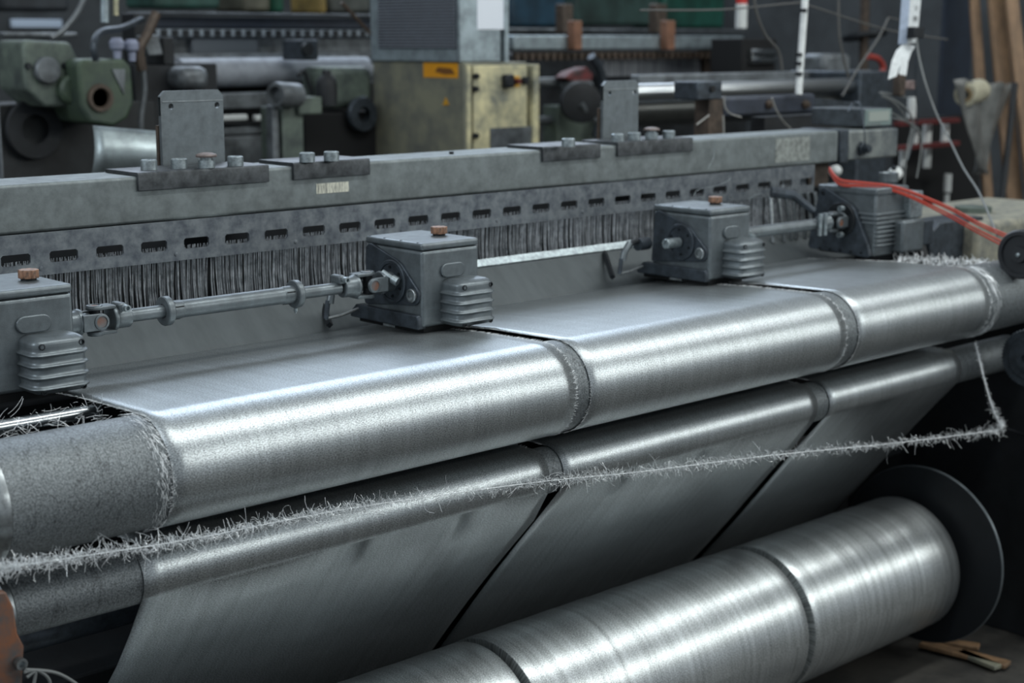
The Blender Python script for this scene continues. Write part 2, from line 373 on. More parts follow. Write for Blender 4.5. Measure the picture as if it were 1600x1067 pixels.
for q in range(160):
    x = rr.uniform(.95, 1.25); p = Vector((x, rr.uniform(2.27, 2.4), 1.098 + rr.uniform(-.02, .004))); hair(fb, p, rr, .01, .04, Vector((.8, -.6, 0)), .00028)
fb.build('loose_wire_fray', m_wire, label='frayed loose wires beside the left edge of the cloth on the top roller', cat='loose wire', kind='stuff', smooth=False, fixn=False)
fb = MB()
for q in range(420):
    u = rr.uniform(1400, 1548); p = P(u, 404 + (u - 1400) * .06 + rr.uniform(-3, 6), z=1.1); hair(fb, p, rr, .006, .025, Vector((.3, 0, .6)), .0005)
for q in range(260):
    a0 = rr.uniform(95, 260); x = 3.70 + rr.gauss(0, .010)
    p = Vector((x, UY + (UR + .003) * math.cos(math.radians(a0)), UZ + (UR + .003) * math.sin(math.radians(a0))))
    tg = Vector((rr.uniform(-.3, .3), -math.sin(math.radians(a0)), math.cos(math.radians(a0)))) * rr.uniform(.008, .025)
    fb.tube([p, p + tg], .0003, 3, False)
fb.build('loose_wire_fray', m_wire, label='frayed loose wires along the far right edge of the cloth', cat='loose wire', kind='stuff', smooth=False, fixn=False)
# ------------------------------------------------------------------ loom cross beam
BY0, BY1, BZ0, BZ1 = 2.90, 3.05, 1.3255, 1.4235
r = root('cross_beam', 'long speckled grey steel box beam spanning the loom from left edge to the counter', 'beam', (1.0, 2.97, BZ0))
XE = P(1310, 230, y=BY0).x; XF = P(1403, 230, y=BY0 - .0).x
MB().box(.9, XE, BY0, BY1, BZ0, BZ1).build('box_tube', m_beam, r, bevel=.007, seg=4)
MB().box(XE + .004, XE + .05, BY0 - .004, BY1 + .004, BZ0 - .004, BZ1 + .002).build('joint_flange', m_castd, r, bevel=.004)
MB().box(XE + .055, XF, BY0, BY1, BZ0 + .002, BZ1 - .004).build('end_sleeve', mat('flaking_painted_steel', (122, 128, 126), .3, .5, .5, 18, dark=(80, 86, 90)), r, bevel=.006)
c = P(1345, 232, y=BY0)
MB().lathe(c + Vector((0, .0, 0)), (0, -1, 0), [(0, 0), (0, .022), (.012, .022), (.014, .014), (.035, .013), (.036, 0)], 6).build('end_bolt', m_castd, r)
MB().lathe(P(1395, 262, y=BY0), (0, -1, 0), [(0, 0), (0, .008), (.01, .008), (.011, 0)], 12).build('end_bolt', m_castd, r)
a, b = P(1212, 215, y=BY0), P(1264, 252, y=BY0)
MB().box(a.x, b.x, BY0 - .0015, BY0, b.z + .004, a.z - .003).build('name_plate', mat('worn_data_plate', (160, 166, 162), .4, .45, .3, 60), r, label='small worn grey data plate')
a, b = P(494, 288, y=BY0), P(545, 299, y=BY0)
mk = mat('barcode_sticker', (222, 222, 205), 0, .6, .9, 260, dark=(120, 122, 116), stretch=(1, 1, .15))
MB().box(a.x, b.x, BY0 - .0008, BY0, b.z, a.z + .001).build('sticker', mk, r, label='small white barcode sticker')
MB().cyl((P(723, 242, z=BZ1).x, 2.95, BZ1), (P(723, 242, z=BZ1).x, 2.95, BZ1 + .006), .006, seg=12).build('pin', m_black, r)
def hexcap(mb, x, y, z, r=.0175, h=.021):
    mb.lathe((x, y, z), (0, 0, 1), [(0, 0), (0, r), (h - .002, r), (h, r - .002), (h, r * .55), (h - .007, r * .5), (h - .007, 0)], 24)
def clamp(u0, u1, bolts, label, knob=None):
    x0 = P(u0, 270, y=BY0 - .006).x if u0 < 400 else P(u0, 250, y=BY0 - .006).x; x1 = P(u1, 255, y=BY0 - .006).x
    r = root('clamp_plate', label, 'clamp plate', ((x0 + x1) / 2, 2.95, BZ1), 'angle clamps bolted on the cross beam')
    mb = MB(); pf = [(BY0 - .007, BZ1 - .030), (BY0 - .0005, BZ1 - .030), (BY0 - .0005, BZ1 + .0005), (3.03, BZ1 + .0005), (3.03, BZ1 + .008), (BY0 - .003, BZ1 + .008), (BY0 - .006, BZ1 + .006), (BY0 - .007, BZ1 + .002)]
    mb.prism(pf, 'x', x0, x1); mb.build('angle_plate', m_clamp, r, bevel=.001)
    for u, v in bolts:
        p = P(u, v, z=BZ1 + .008); b = MB(); hexcap(b, p.x, p.y, BZ1 + .008); b.build('cap_bolt', m_bolt, r)
    return r
C1 = clamp(215, 420, [(233, 265), (280, 263), (368, 259)], 'long clamp plate at far left with three bolts and a capped knob')
C2 = clamp(458, 578, [(480, 253), (518, 251)], 'short clamp plate with two bolts above the barcode sticker')
C3 = clamp(848, 938, [(888, 229)], 'small clamp plate with one bolt, left of the farther upright plate')
C4 = clamp(965, 1082, [(965, 221), (991, 219), (1045, 216)], 'farther long clamp plate with three bolts and a capped knob')
for C_, u, v in ((C1, 323, 262), (C4, 1018, 217)):
    p = P(u, v, z=BZ1 + .008)
    k = MB().lathe((p.x, p.y, BZ1 + .008), (0, 0, 1), [(0, 0), (0, .018), (.016, .018), (.016, .013), (.024, .013), (.024, 0)], 24).build('knob_stem', m_bolt, C_)
    MB().lathe((p.x, p.y, BZ1 + .032), (0, 0, 1), [(-.001, 0), (-.001, .022), (.002, .023), (.005, .021), (.008, .012), (.009, 0)], 32).build('knob_cap', mat('dull_brown_knob_cap', (118, 106, 102), .1, .5, .2, 80), k, label='dull brown mushroom cap')
def upright(x0, x1, ztop, label):
    r = root('upright_plate', label, 'steel plate', ((x0 + x1) / 2, 3.055, BZ1 - .05), 'upright plates behind the cross beam')
    c = .012; zb = BZ0; y0 = 3.052; y1 = 3.062; w_ = x1 - x0
    hx = (x0 + .026, x1 - .016); hz = ztop - .034; hr = .0065
    # plate with two true holes: strips round octagonal openings
    mb = MB()
    out = [(x0, zb), (x1, zb), (x1, ztop - c), (x1 - c, ztop), (x0 + c, ztop), (x0, ztop - c)]
    mb.prism([(x0, zb), (x1, zb), (x1, hz - .02), (x0, hz - .02)], 'y', y0, y1)
    mb.prism([(x0, hz + .02), (x1, hz + .02), (x1, ztop - c), (x1 - c, ztop), (x0 + c, ztop), (x0, ztop - c)], 'y', y0, y1)
    mid = (hx[0] + hx[1]) / 2
    for xa, xb, h in ((x0, mid, hx[0]), (mid, x1, hx[1])):
        sq = [(xa, hz - .02), (xb, hz - .02), (xb, hz + .02), (xa, hz + .02)]; n = 16
        inn = [(h + hr * math.cos(math.radians(-135 + 360 * k / n)), hz + hr * math.sin(math.radians(-135 + 360 * k / n))) for k in range(n)]
        ou = []
        for k in range(n): a = sq[k // 4]; b = sq[(k // 4 + 1) % 4]; f = (k % 4) / 4; ou.append((a[0] + (b[0] - a[0]) * f, a[1] + (b[1] - a[1]) * f))
        vs = [(p[0], y0, p[1]) for p in ou] + [(p[0], y0, p[1]) for p in inn] + [(p[0], y1, p[1]) for p in ou] + [(p[0], y1, p[1]) for p in inn]
        fs = []
        for k in range(n): k2 = (k + 1) % n; fs += [(k, k2, n + k2, n + k), (2 * n + k, 3 * n + k, 3 * n + k2, 2 * n + k2), (n + k, n + k2, 3 * n + k2, 3 * n + k)]
        mb.add(vs, fs)
    mb.build('front_plate', m_cast, r, fixn=True)
    MB().box(x0 - .002, x1 - .02, y1 + .002, y1 + .012, zb, ztop - .075).build('backing_plate', m_brown, r, label='brown backing plate')
    MB().box(x0 + .004, x1 - .002, y0 - .002, y0, ztop - .024, ztop - .0225).build('fold_line', m_steel, r)
a = P(250, 145, y=3.052); b = P(348, 145, y=3.052)
upright(a.x, b.x, P(300, 141, y=3.052).z, 'tall grey upright plate with two holes behind the left clamp plate')
a = P(943, 130, y=3.052); b = P(998, 128, y=3.052)
upright(a.x, b.x, P(970, 126, y=3.052).z, 'smaller-looking far upright plate with two holes in front of the polished rollers')
for u0, u1, v, lb in ((285, 385, 350, 'thin steel blade tucked under the beam at left'), (968, 1030, 291, 'thin steel blade tucked under the beam behind the middle gearbox')):
    a = P(u0, v, y=2.87); b = P(u1, v, y=2.87); z = (a.z + b.z) / 2
    MB().prism([(a.x, z - .003), (b.x, z - .003), (b.x - .01, z + .004), (a.x + .02, z + .004)], 'y', 2.85, 2.90).build('steel_strip', m_steel, label=lb, cat='blade')
# ------------------------------------------------------------------ reed: slotted rail, wires, apron
RY = 2.82
r = root('reed', 'weaving reed with slotted top rail and dense upright wires behind the gearboxes', 'reed', (2.5, RY, 1.1))
zs0, zs1 = 1.2755, 1.2975; zb = 1.2525; zt = 1.335
xs = [1.43 + .0996 * k for k in range(-2, 25)]
mb = MB(); mb.box(1.15, 3.86, RY, RY + .005, zs1, zt); mb.box(1.15, 3.86, RY, RY + .005, zb, zs0); c = .004; hw = .030
ed = [1.15] + [x for x in xs] + [3.86]
for k in range(len(xs) - 1):
    xl, xr = xs[k] + hw, xs[k + 1] - hw
    mb.prism([(xl - c, zs1), (xl, zs1 - c), (xl, zs0 + c), (xl - c, zs0), (xr + c, zs0), (xr, zs0 + c), (xr, zs1 - c), (xr + c, zs1)], 'y', RY, RY + .005)
mb.box(xs[-1] + hw, 3.86, RY, RY + .005, zs0, zs1)
mb.build('slotted_rail', m_plate, r)
for k in range(1, len(xs) - 1, 3):
    MB().lathe((xs[k] + .05, RY, zs0 - .009), (0, -1, 0), [(0, .0045), (.0015, .004), (.002, 0)], 12).build('rivet', m_plate, r)
rr = random.Random(11)
def wire(mb, x, y, z0, z1, rad): 
    t = -.006 + rr.gauss(0, .0035); dy = rr.gauss(0, .0015)
    mb.tube([(x, y, z1), (x + t * .5 + rr.gauss(0, .0006), y + dy, (z0 + z1) / 2), (x + t, y + dy * 2 - .01, z0)], rad, 4, False)
x = 1.26
for k in range(100):
    w_ = MB(); wire(w_, x, RY + .012 + rr.uniform(0, .006), 1.12, zs0 + .006, .0011); w_.build('reed_wire', m_reedw, r, smooth=True, fixn=False); x += .0052 * rr.uniform(.6, 1.4)
w_ = MB()
while x < 3.84: wire(w_, x, RY + .012 + rr.uniform(0, .008), 1.12, zs0 + .006, .0011); x += .0046 * rr.uniform(.6, 1.4)
w_.build('reed_wires', m_reedw, r, kind='stuff', fixn=False)
w_ = MB()
x = 1.2
while x < 3.84: wire(w_, x, RY + .045 + rr.uniform(0, .02), 1.12, zs0 - .004, .0010); x += .0060 * rr.uniform(.5, 1.5)
w_.build('rear_wires', mat('dim_rear_wire', (170, 174, 178), .5, .4), r, kind='stuff', fixn=False)
MB().box(1.1, 3.9, RY + .09, RY + .10, .95, 1.325).build('backing_sheet', m_dark, r)
r = root('apron', 'smooth grey sheet-metal apron sloping from the reed down to the cloth edge', 'apron', (2.5, 2.74, 1.05))
MB().prism([(2.800, 1.160), (2.806, 1.158), (2.720, 1.060), (2.695, 1.055), (2.692, 1.072)], 'x', 1.1, 3.9).build('sheet', m_apron, r, bevel=.002)
x0 = P(746, 420, y=2.8).x; x1 = P(966, 398, y=2.8).x
MB().prism([(2.7995, 1.163), (2.812, 1.178), (2.815, 1.176), (2.803, 1.158)], 'x', x0 - .12, x1 + .08).build('bright_lip', m_bolt, r, label='bright scraped steel lip')
for u, v, lb in ((503, 470, 'dark slanted strut on the apron left of the middle-left gearbox'), (945, 395, 'dark slanted strut on the apron left of the farther gearbox')):
    a = P(u, v, y=2.79); b = P(u + 12, v + 38, y=2.69)
    MB().tube([a, b], .0075, 4).build('apron_strut', m_black, label=lb, cat='strut')
# ------------------------------------------------------------------ gearboxes
def ribbed_cover(x0, x1, yf, z0, z1, nr=4, amp=.0052):
    mb = MB(); rings = []; N = 80; ch = .014
    for i in range(N + 1):
        t = i / N; z = z0 + (z1 - z0) * t
        if t > .86: e = -.014 * ((t - .86) / .14) ** 2.5
        elif t < .07: e = -.006 * ((.07 - t) / .07) ** 2
        else: e = 0
        if t < .84:
            ph = (nr * t / .80) % 1 - .5; e += amp * math.exp(-(ph / .17) ** 2)
        rings.append([(x0 - e, .002, z), (x0 - e, yf + ch - e * .4, z), (x0 + ch * .35 - e * .7, yf + ch * .35 - e * .7, z), (x0 + ch - e * .3, yf - e, z),
                      (x1 - ch + e * .3, yf - e, z), (x1 - ch * .35 + e * .7, yf + ch * .35 - e * .7, z), (x1 + e, yf + ch - e * .4, z), (x1 + e, .002, z)])
    mb.loft(rings); return mb
def capscrew_x(mb, x, y, z, r=.004, l=.004): mb.lathe((x, y, z), (-1, 0, 0), [(0, 0), (0, r), (l, r), (l, r * .5), (l * .4, r * .5), (l * .4, 0)], 12)
def gearbox(label):
    r = root('gearbox', label, 'gearbox', (0, 0, 0), 'gearboxes standing along the cloth')
    W_, D, Ht = .156, .19, .180
    MB().box(0, W_, 0, D, .004, Ht - .016).build('housing', m_cast, r, bevel=.007, seg=4)
    lid = MB().box(-.0005, W_ + .0005, -.0005, D + .0005, Ht - .0155, Ht).build('lid', m_cast, r, bevel=.006, seg=4)
    b = MB()
    for y in (.02, .075, .13, .18): b.lathe((.006, y, Ht - .0015), (0, 0, 1), [(0, 0), (0, .0035), (.002, .003), (.0025, 0)], 10)
    b.build('lid_screws', m_black, lid)
    MB().prism(hull([(.165, .150, .016), (.090, .093, .048), (.026, .070, .021), (.183, .04, .006)]), 'x', -.006, .002).build('side_cover', m_castd, r, bevel=.0015)
    fl = MB().lathe((-.006, .090, .093), (-1, 0, 0), [(0, .046), (.005, .046), (.0065, .0445), (.0065, .038), (.004, .037), (.004, 0)], 48).build('bearing_flange', m_castd, r)
    for k in range(6):
        a = 2 * math.pi * k / 6 + .4
        s_ = MB(); capscrew_x(s_, -.010, .090 + .031 * math.cos(a), .093 + .031 * math.sin(a), .0034, .0025); s_.build('flange_screw', m_black, fl)
    MB().lathe((-.006, .026, .070), (-1, 0, 0), [(0, .0145), (.005, .0145), (.006, .013), (.006, .0105), (.001, .0105), (.001, 0)], 32).build('sight_plug', m_steel, r, label='bright ringed sight plug')
    MB().prism([(.004, 0), (.235, 0), (.235, .012), (.215, .030), (.008, .030), (.004, .024)], 'x', -.010, .012).build('foot_flange', m_castd, r, bevel=.0025)
    MB().box(.012, W_ - .012, .012, .23, -.012, .004).build('foot', m_void, r)
    MB().box(-.006, .01, .085, .125, -.006, -.001).build('shim', m_steel, r)
    MB().prism(stadium(.048, .112, .104, .134), 'y', -.006, .002).build('badge_boss', m_cast, r, bevel=.002)
    cv = ribbed_cover(.052, .150, -.058, .006, .102).build('ribbed_cover', m_cast, r)
    for x, z in ((.066, .088), (.138, .088), (.066, .012), (.138, .012)):
        MB().lathe((x, -.046, z), (0, -1, 0), [(0, 0), (0, .0055), (.0125, .0055), (.0128, .0038), (.006, .0036), (.006, 0)], 16).build('cover_screw', m_black, cv)
    # oil plug, castellated
    n = 8; b = MB(); ring0 = []; pts = []
    for k in range(n * 4):
        a = 2 * math.pi * k / (n * 4); q = .0178 if k % 4 in (0, 1, 2) else .0150; pts.append((.118 + q * math.cos(a), .085 + q * math.sin(a)))
    b.prism(pts, 'z', Ht + .004, Ht + .019)
    pl = b.build('oil_plug', m_plug, r, bevel=.001, label='rusty brown notched filler cap')
    MB().cyl((.118, .085, Ht - .001), (.118, .085, Ht + .0045), .0135, seg=24).build('plug_neck', m_black, pl)
    return r
G0Z = 1.109
g2 = gearbox('gearbox with a joint and shaft entering its left side, centre left of the picture')
def yoke(mb, cx, cy, cz, sgn, ax, r=.0225, t=.007, L=.036, e=.0155):
    """fork: two ears along axis ax ('y' or 'z'), hub towards sgn*x"""
    for s in (-1, 1):
        o1, o2, A = (cy, cz, 'z') if ax == 'z' else (cz, cy, 'y')
        c0 = o2 + s * r
        pts = [(cx + e * math.cos(math.radians(q)) * -sgn, o1 + e * math.sin(math.radians(q))) for q in range(-90, 91, 15)] + [(cx + sgn * L, o1 + e), (cx + sgn * L, o1 - e)]
        mb.prism(pts, A, c0 - t / 2, c0 + t / 2)
    mb.lathe((cx + sgn * (L - .006), cy, cz), (sgn, 0, 0), [(0, 0), (0, r + t / 2 - .002), (.006, r + t / 2 - .001), (.012, .021), (.036, .0205), (.038, .019), (.038, 0)], 28)
def joint(parent, cx, cy, cz, name='universal_joint'):
    j = MB(); yoke(j, cx, cy, cz, -1, 'z'); J = j.build(name, m_cast, parent, bevel=.0018)
    k = MB(); yoke(k, cx, cy, cz, 1, 'y'); k.build('far_yoke', m_cast, J, bevel=.0018)
    c_ = MB().cyl((cx, cy - .024, cz), (cx, cy + .024, cz), .010, seg=20); c_.cyl((cx, cy, cz - .024), (cx, cy, cz + .024), .010, seg=20); c_.build('cross_pin', m_black, J)
    for s in (-1, 1):
        for ax, p in (((0, s, 0), (cx, cy + s * .0255, cz)), ((0, 0, s), (cx, cy, cz + s * .0255))):
            MB().lathe(p, ax, [(0, .0148), (.002, .0145), (.0025, .0135), (.0025, .0105), (.0006, .0100)], 28).build('ear_ring', m_cast, J)
            MB().lathe(p, ax, [(0, .0102), (.0008, .0100), (.0008, 0)], 24).build('bearing_cap', m_rust, J, label='rusty bearing cap')
    return J
SHY, SHZ = 2.560, 1.202
def sx(u): return P(u, 62.5 + (435 - 62.5) * (3480 - u) / (3480 - 616), y=SHY).x
r = root('drive_shaft', 'long telescopic drive shaft with universal joints between the two left gearboxes', 'drive shaft', (1.65, SHY, SHZ - .03))
for ua, ub in ((190, 275), (465, 530)): MB().cyl((sx(ua), SHY, SHZ), (sx(ub), SHY, SHZ), .0125, seg=32).build('inner_rod', m_cast, r)
MB().cyl((sx(262), SHY, SHZ), (sx(462), SHY, SHZ), .0168, seg=40).build('outer_tube', m_cast, r)
for u, s in ((258, 1), (462, -1)):
    x = sx(u)
    cl = MB().lathe((x - s * .006, SHY, SHZ), (s, 0, 0), [(0, .0135), (0, .0265), (.002, .028), (.012, .028), (.014, .0265), (.014, .0178), (.038, .0178), (.040, .0168)], 40).build('collar', m_cast, r)
    for q in (25, 155, 270):
        MB().box(x + s * .012, x + s * .031, SHY - .0180 * math.cos(math.radians(q)) - .0009, SHY - .0180 * math.cos(math.radians(q)) + .0009, SHZ + .018 * math.sin(math.radians(q)) - .0009, SHZ + .018 * math.sin(math.radians(q)) + .0009).build('slot', m_void, cl)
s_ = MB(); s_.lathe((sx(461), SHY - .001, SHZ - .029), (0, 0, -1), [(0, .004), (.006, .004), (.008, .002), (.010, .002), (.010, 0)], 12); s_.build('grease_nipple', m_bolt, r)
for jx, sg in ((sx(148), 1), (sx(574), -1)):
    J = joint(r, 0, SHY, SHZ)
    def shift(o, jx=jx, sg=sg):
        for v in o.data.vertices: v.co.x = (v.co.x + r.location.x) * -sg + jx - r.location.x
        if sg > 0: o.data.flip_normals()
        for c in o.children: shift(c)
    shift(J)
for u in (186, 528):
    x = sx(u); b = MB().lathe((x, SHY - .024, SHZ + .020), (0, -1, 0), [(0, .0), (0, .0065), (.010, .0065), (.010, .0035), (.004, .0035), (.004, 0)], 20); b.cyl((x, SHY - .025, SHZ + .020), (x, SHY + .02, SHZ + .020), .0045, seg=12); b.build('clamp_bolt', m_bolt, r)
    MB().box(x - .008, x + .008, SHY - .018, SHY + .018, SHZ + .010, SHZ + .028).build('clamp_ear', m_cast, r, bevel=.004)
b = MB().cyl((sx(596), SHY - .004, SHZ + .022), (sx(604), SHY - .038, SHZ + .004), .0065, seg=20); b.cyl((sx(601), SHY - .026, SHZ + .010), (sx(604), SHY - .038, SHZ + .004), .0095, seg=20); b.build('coupling_bolt', m_bolt, r)
MB().cyl((sx(600), SHY, SHZ), (2.045, SHY, SHZ), .017).build('stub', m_cast, r)
MB().cyl((1.262, SHY, SHZ), (sx(138), SHY, SHZ), .015).build('stub', m_cast, r)
# short shaft between the right gearboxes
S2Y, S2Z = 2.58, 1.202
def sx2(u, v): return P(u, v, y=S2Y).x
r = root('drive_shaft', 'short bare drive shaft between the two right gearboxes', 'drive shaft', (3.4, S2Y, S2Z - .03))
MB().cyl((3.13, S2Y, S2Z), (sx2(1272, 350), S2Y, S2Z), .0155, seg=32).build('rod', m_cast, r)
joint(r, sx2(1302, 346), S2Y, S2Z)
b = MB()
for u in (1272, 1280): b.cyl((sx2(u, 350), S2Y - .02, S2Z - .03), (sx2(u, 350), S2Y - .02, S2Z + .03), .006, seg=14)
b.build('clamp_bolts', m_bolt, r)
MB().tube([(3.135, 2.52, 1.235), (3.17, 2.52, 1.215), (3.21, 2.53, 1.200)], .007, 10).build('grease_pipe', m_bolt, r)
g1 = copy_tree(g2, (1.108, 2.468, G0Z), None, 'gearbox at the left edge of the picture, partly cut off')
g2.location = (2.045, 2.468, G0Z)
g3 = copy_tree(g2, (2.985, 2.487, G0Z), None, 'gearbox with a bare stub shaft on its side, centre right of the picture')
MB().lathe((2.97, 2.487 + .090, 1.202), (-1, 0, 0), [(0, .0), (0, .0125), (.048, .0125), (.050, .011), (.050, .007), (.046, .007), (.046, 0)], 28).build('stub_shaft', m_bolt, label='bare steel stub shaft sticking out of the centre-right gearbox', cat='shaft')
# levers left of box 3 and left of box 2
def lever(dx, dy, lb):
    r = root('tension_lever', lb, 'lever', (2.90 + dx, 2.66 + dy, 1.1))
    def q(u, v): p = P(u, v, y=2.66); return (p.x + dx, p.y + dy, p.z)
    MB().tube([q(984, 380), q(975, 395), q(973, 408)], .0085, 12).build('arm', m_cast, r)
    MB().tube([q(971, 404), q(968, 428)], .0055, 10).build('rod', m_castd, r)
    MB().tube([q(980, 386), q(990, 378), q(1010, 374)], .007, 10).build('pivot', m_black, r)
    MB().cyl(q(996, 382), q(1012, 380), .016, seg=20).build('knob', m_castd, r)
    MB().tube([q(968, 428), q(985, 424), q(1004, 416)], .0035, 8).build('wire_bail', m_steel, r)
lever(0, 0, 'small bent lever on the apron left of the centre-right gearbox')
lever(2.045 - 2.985 + .02, -.02, 'small bent lever on the apron left of the centre-left gearbox, behind its joint')
# gearbox 4 (finned)
G4X, G4Y, G4Z = 3.69, 2.485, 1.105
r = root('finned_gearbox', 'finned gearbox at far right under the red cables', 'gearbox', (G4X, G4Y, G4Z))
MB().box(G4X, G4X + .15, G4Y, G4Y + .19, G4Z, G4Z + .18).build('housing', m_cast, r, bevel=.006, seg=3)
MB().box(G4X - .004, G4X + .154, G4Y - .004, G4Y + .194, G4Z + .172, G4Z + .192).build('lid', m_cast, r, bevel=.004)
for k in range(8):
    z = G4Z + .030 + .0125 * k
    MB().box(G4X - .006 if k > 4 else G4X + .0, G4X + .135, G4Y - .010, G4Y + .15, z, z + .005).build('fin', m_cast, r, bevel=.0022)
MB().prism([(y + G4Y, z + G4Z) for y, z in hull([(.165, .170, .016), (.10, .10, .052), (.03, .03, .02), (.20, .02, .012), (.01, .006, .006)])], 'x', G4X - .018, G4X - .002).build('side_cover', m_castd, r, bevel=.002)
fl = MB().lathe((G4X - .018, G4Y + .10, G4Z + .10), (-1, 0, 0), [(0, .048), (.006, .048), (.008, .046), (.008, .03), (.004, .03), (.004, 0)], 48).build('bearing_flange', m_black, r)
b = MB(); capscrew_x(b, G4X - .02, G4Y + .165, G4Z + .170, .006, .003); b.build('cover_screw', m_black, r)
for k in range(5): 
    b = MB(); capscrew_x(b, G4X - .018, G4Y + .03 + .035 * k, G4Z + .012, .0035, .003); b.build('cover_screw', m_black, r)
for z in (.135, .062):
    b = MB(); b.lathe((G4X - .05, G4Y + .075, G4Z + z), (-1, 0, 0), [(0, 0), (0, .008), (.014, .008), (.014, .004), (.008, .004), (.008, 0)], 16); b.build('coupling_bolt', m_bolt, r)
MB().box(G4X + .135, G4X + .20, G4Y - .022, G4Y + .05, G4Z + .10, G4Z + .175).build('valve_block', m_bolt, r, bevel=.003)
a = P(1412, 345, y=2.45); b = P(1440, 392, y=2.45)
MB().box(a.x, b.x + .01, 2.45, 2.56, b.z, a.z).build('front_motor', m_cast, r, bevel=.008, seg=3)
MB().box(b.x + .01, b.x + .09, 2.47, 2.56, b.z + .01, a.z - .012).build('motor_end', m_castd, r, bevel=.004)
for u, rad, h, nm in ((1318, .017, .016, 'filler_cap'), (1388, .028, .026, 'top_cap')):
    p = P(u, 282, y=2.60); MB().lathe((p.x, 2.60, G4Z + .190), (0, 0, 1), [(0, 0), (0, rad), (h, rad), (h + .001, rad * .8), (h - .003, rad * .7), (h - .003, 0)], 28).build(nm, m_cast, r)
# bracket arm behind the joint of the finned gearbox
p0 = P(1215, 300, y=2.68); 
MB().tube([P(1205, 300, y=2.70), P(1240, 305, y=2.66), P(1272, 330, y=2.62)], [.016, .013, .010], 8).build('link_arm', m_castd, label='dark forked link arm behind the right shaft joint', cat='arm')
for k in range(8):
    x = 3.60 + .035 * k
    MB().tube([(x, 2.78, 1.26), (x + rr.uniform(-.01, .01), 2.76, 1.13)], .006, 8).build('heddle_bar', m_steel, label=('leftmost', 'second from left', 'third from left', 'fourth from left', 'fourth from right', 'third from right', 'second from right', 'rightmost')[k] + ' of the dull steel upright bars at the right end of the reed', cat='bar', group='upright bars at the right end of the reed')
# ------------------------------------------------------------------ right side: pulley, gear wheel, cables, castings
pc = P(1592, 398, x=3.80)
r = root('pulley', 'black ribbed rubber pulley wheel at the right edge', 'pulley', (3.80, pc.y, pc.z - .07))
MB().lathe((3.80, pc.y, pc.z), (-1, 0, 0), [(-.04, .0), (-.04, .062), (-.03, .066), (-.006, .066), (0, .062), (0, .052), (-.008, .050), (-.008, .022), (.002, .020), (.002, .0)], 64).build('wheel', m_rub, r)
MB().lathe((3.798, pc.y, pc.z), (-1, 0, 0), [(0, .006), (.006, .0055), (.008, 0)], 16).build('centre_bolt', m_bolt, r)
gc = P(1606, 560, x=3.80)
r = root('gear_wheel', 'dark toothed wheel at the right edge below the pulley', 'gear', (3.80, gc.y, gc.z - .08))
pts = []
for k in range(200):
    a = 2 * math.pi * k / 200; q = .078 if k % 4 < 2 else .074; pts.append((gc.y + q * math.cos(a), gc.z + q * math.sin(a)))
MB().prism(pts, 'x', 3.80, 3.82).build('toothed_rim', m_castd, r)
MB().lathe((3.80, gc.y, gc.z), (-1, 0, 0), [(0, .058), (.004, .055), (.004, .03), (.012, .028), (.012, .012), (.004, .011), (.004, 0)], 48).build('hub', m_castd, r)
def cable(pts, rad, m, name, label, cat='cable', group=None, n=10):
    return MB().tube(smooth_path(pts, n), rad, 8).build(name, m, label=label, cat=cat, group=group)
for k, (dv, du) in enumerate(((0, 0), (4, -1), (12, -5), (17, -7))):
    cable([P(1296, 262 + dv * .3, y=2.66), P(1312, 280 + dv * .5, y=2.60), P(1350, 285 + dv * .4, y=2.54), P(1405, 293 + dv * .5, y=2.47), P(1480, 322 + dv * .9, y=2.40), P(1530, 348 + dv, y=2.33), P(1576 + du, 368 + dv, y=2.27)], .0027, m_red, 'red_cable',
          ('topmost', 'second highest', 'third highest', 'lowest')[k] + ' of the four red cables from finned gearbox to pulley', group='bundle of red cables')
# small castings at right
def bgbox(name, u0, v0, u1, v1, y, dep, m, label=None, cat=None, parent=None, bevel=.006, group=None, kind=None):
    a = P(u0, v0, y=y); b = P(u1, v1, y=y)
    if v1 > 239: b.z = 0
    return MB().box(a.x, b.x, y, y + dep, b.z, a.z).build(name, m, parent, label=label, cat=cat, group=group, kind=kind, bevel=bevel)
def bgcyl(name, u0, v0, u1, v1, y, rad, m, label=None, cat=None, parent=None, seg=40, group=None):
    a = P(u0, v0, y=y); b = P(u1, v1, y=y); z = (a.z + b.z) / 2
    return MB().lathe((a.x, y, z), (1, 0, 0), [(0, 0), (0, rad * .94), (.004, rad), (b.x - a.x - .004, rad), (b.x - a.x, rad * .94), (b.x - a.x, 0)], seg).build(name, m, parent, label=label, cat=cat, group=group)
def vbar(name, pts, rad, m, label, cat, seg=12, group=None, parent=None): return MB().tube(pts, rad, seg).build(name, m, parent, label=label if not parent else None, cat=cat if not parent else None, group=group)
m_stone = mat('dusty_pale_casting', (140, 138, 122), 0, .7, .35, 22, dark=(96, 98, 94))
r = root('end_casting', 'pale dusty casting block at the right behind the pulley', 'casting', (4.45, 2.6, .0))
a = P(1530, 345, y=2.55); b = P(1600, 430, y=2.55)
MB().box(a.x, b.x + .5, 2.55, 3.0, .3, a.z - .01).build('block', m_stone, r, bevel=.02, seg=3)
p = P(1520, 338, y=2.75)
MB().lathe((p.x, 2.75, a.z - .012), (0, 0, 1), [(0, .06), (.02, .06), (.022, .05), (.022, 0)], 32).build('round_cap', m_greeng, r)
a = P(1455, 350, y=2.60); b = P(1532, 430, y=2.60)
pts = [(a.x, b.z), (a.x, a.z - .03), (a.x + .05, a.z), (b.x, a.z), (b.x, b.z), (b.x - .06, b.z), (b.x - .06, b.z + .06), (b.x - .09, b.z + .085), (b.x - .12, b.z + .06), (b.x - .12, b.z)]
MB().prism(pts, 'y', 2.60, 2.72).build('side_bracket', m_castd, label='dark arched bracket between the front motor and the pale casting', cat='bracket', bevel=.004)
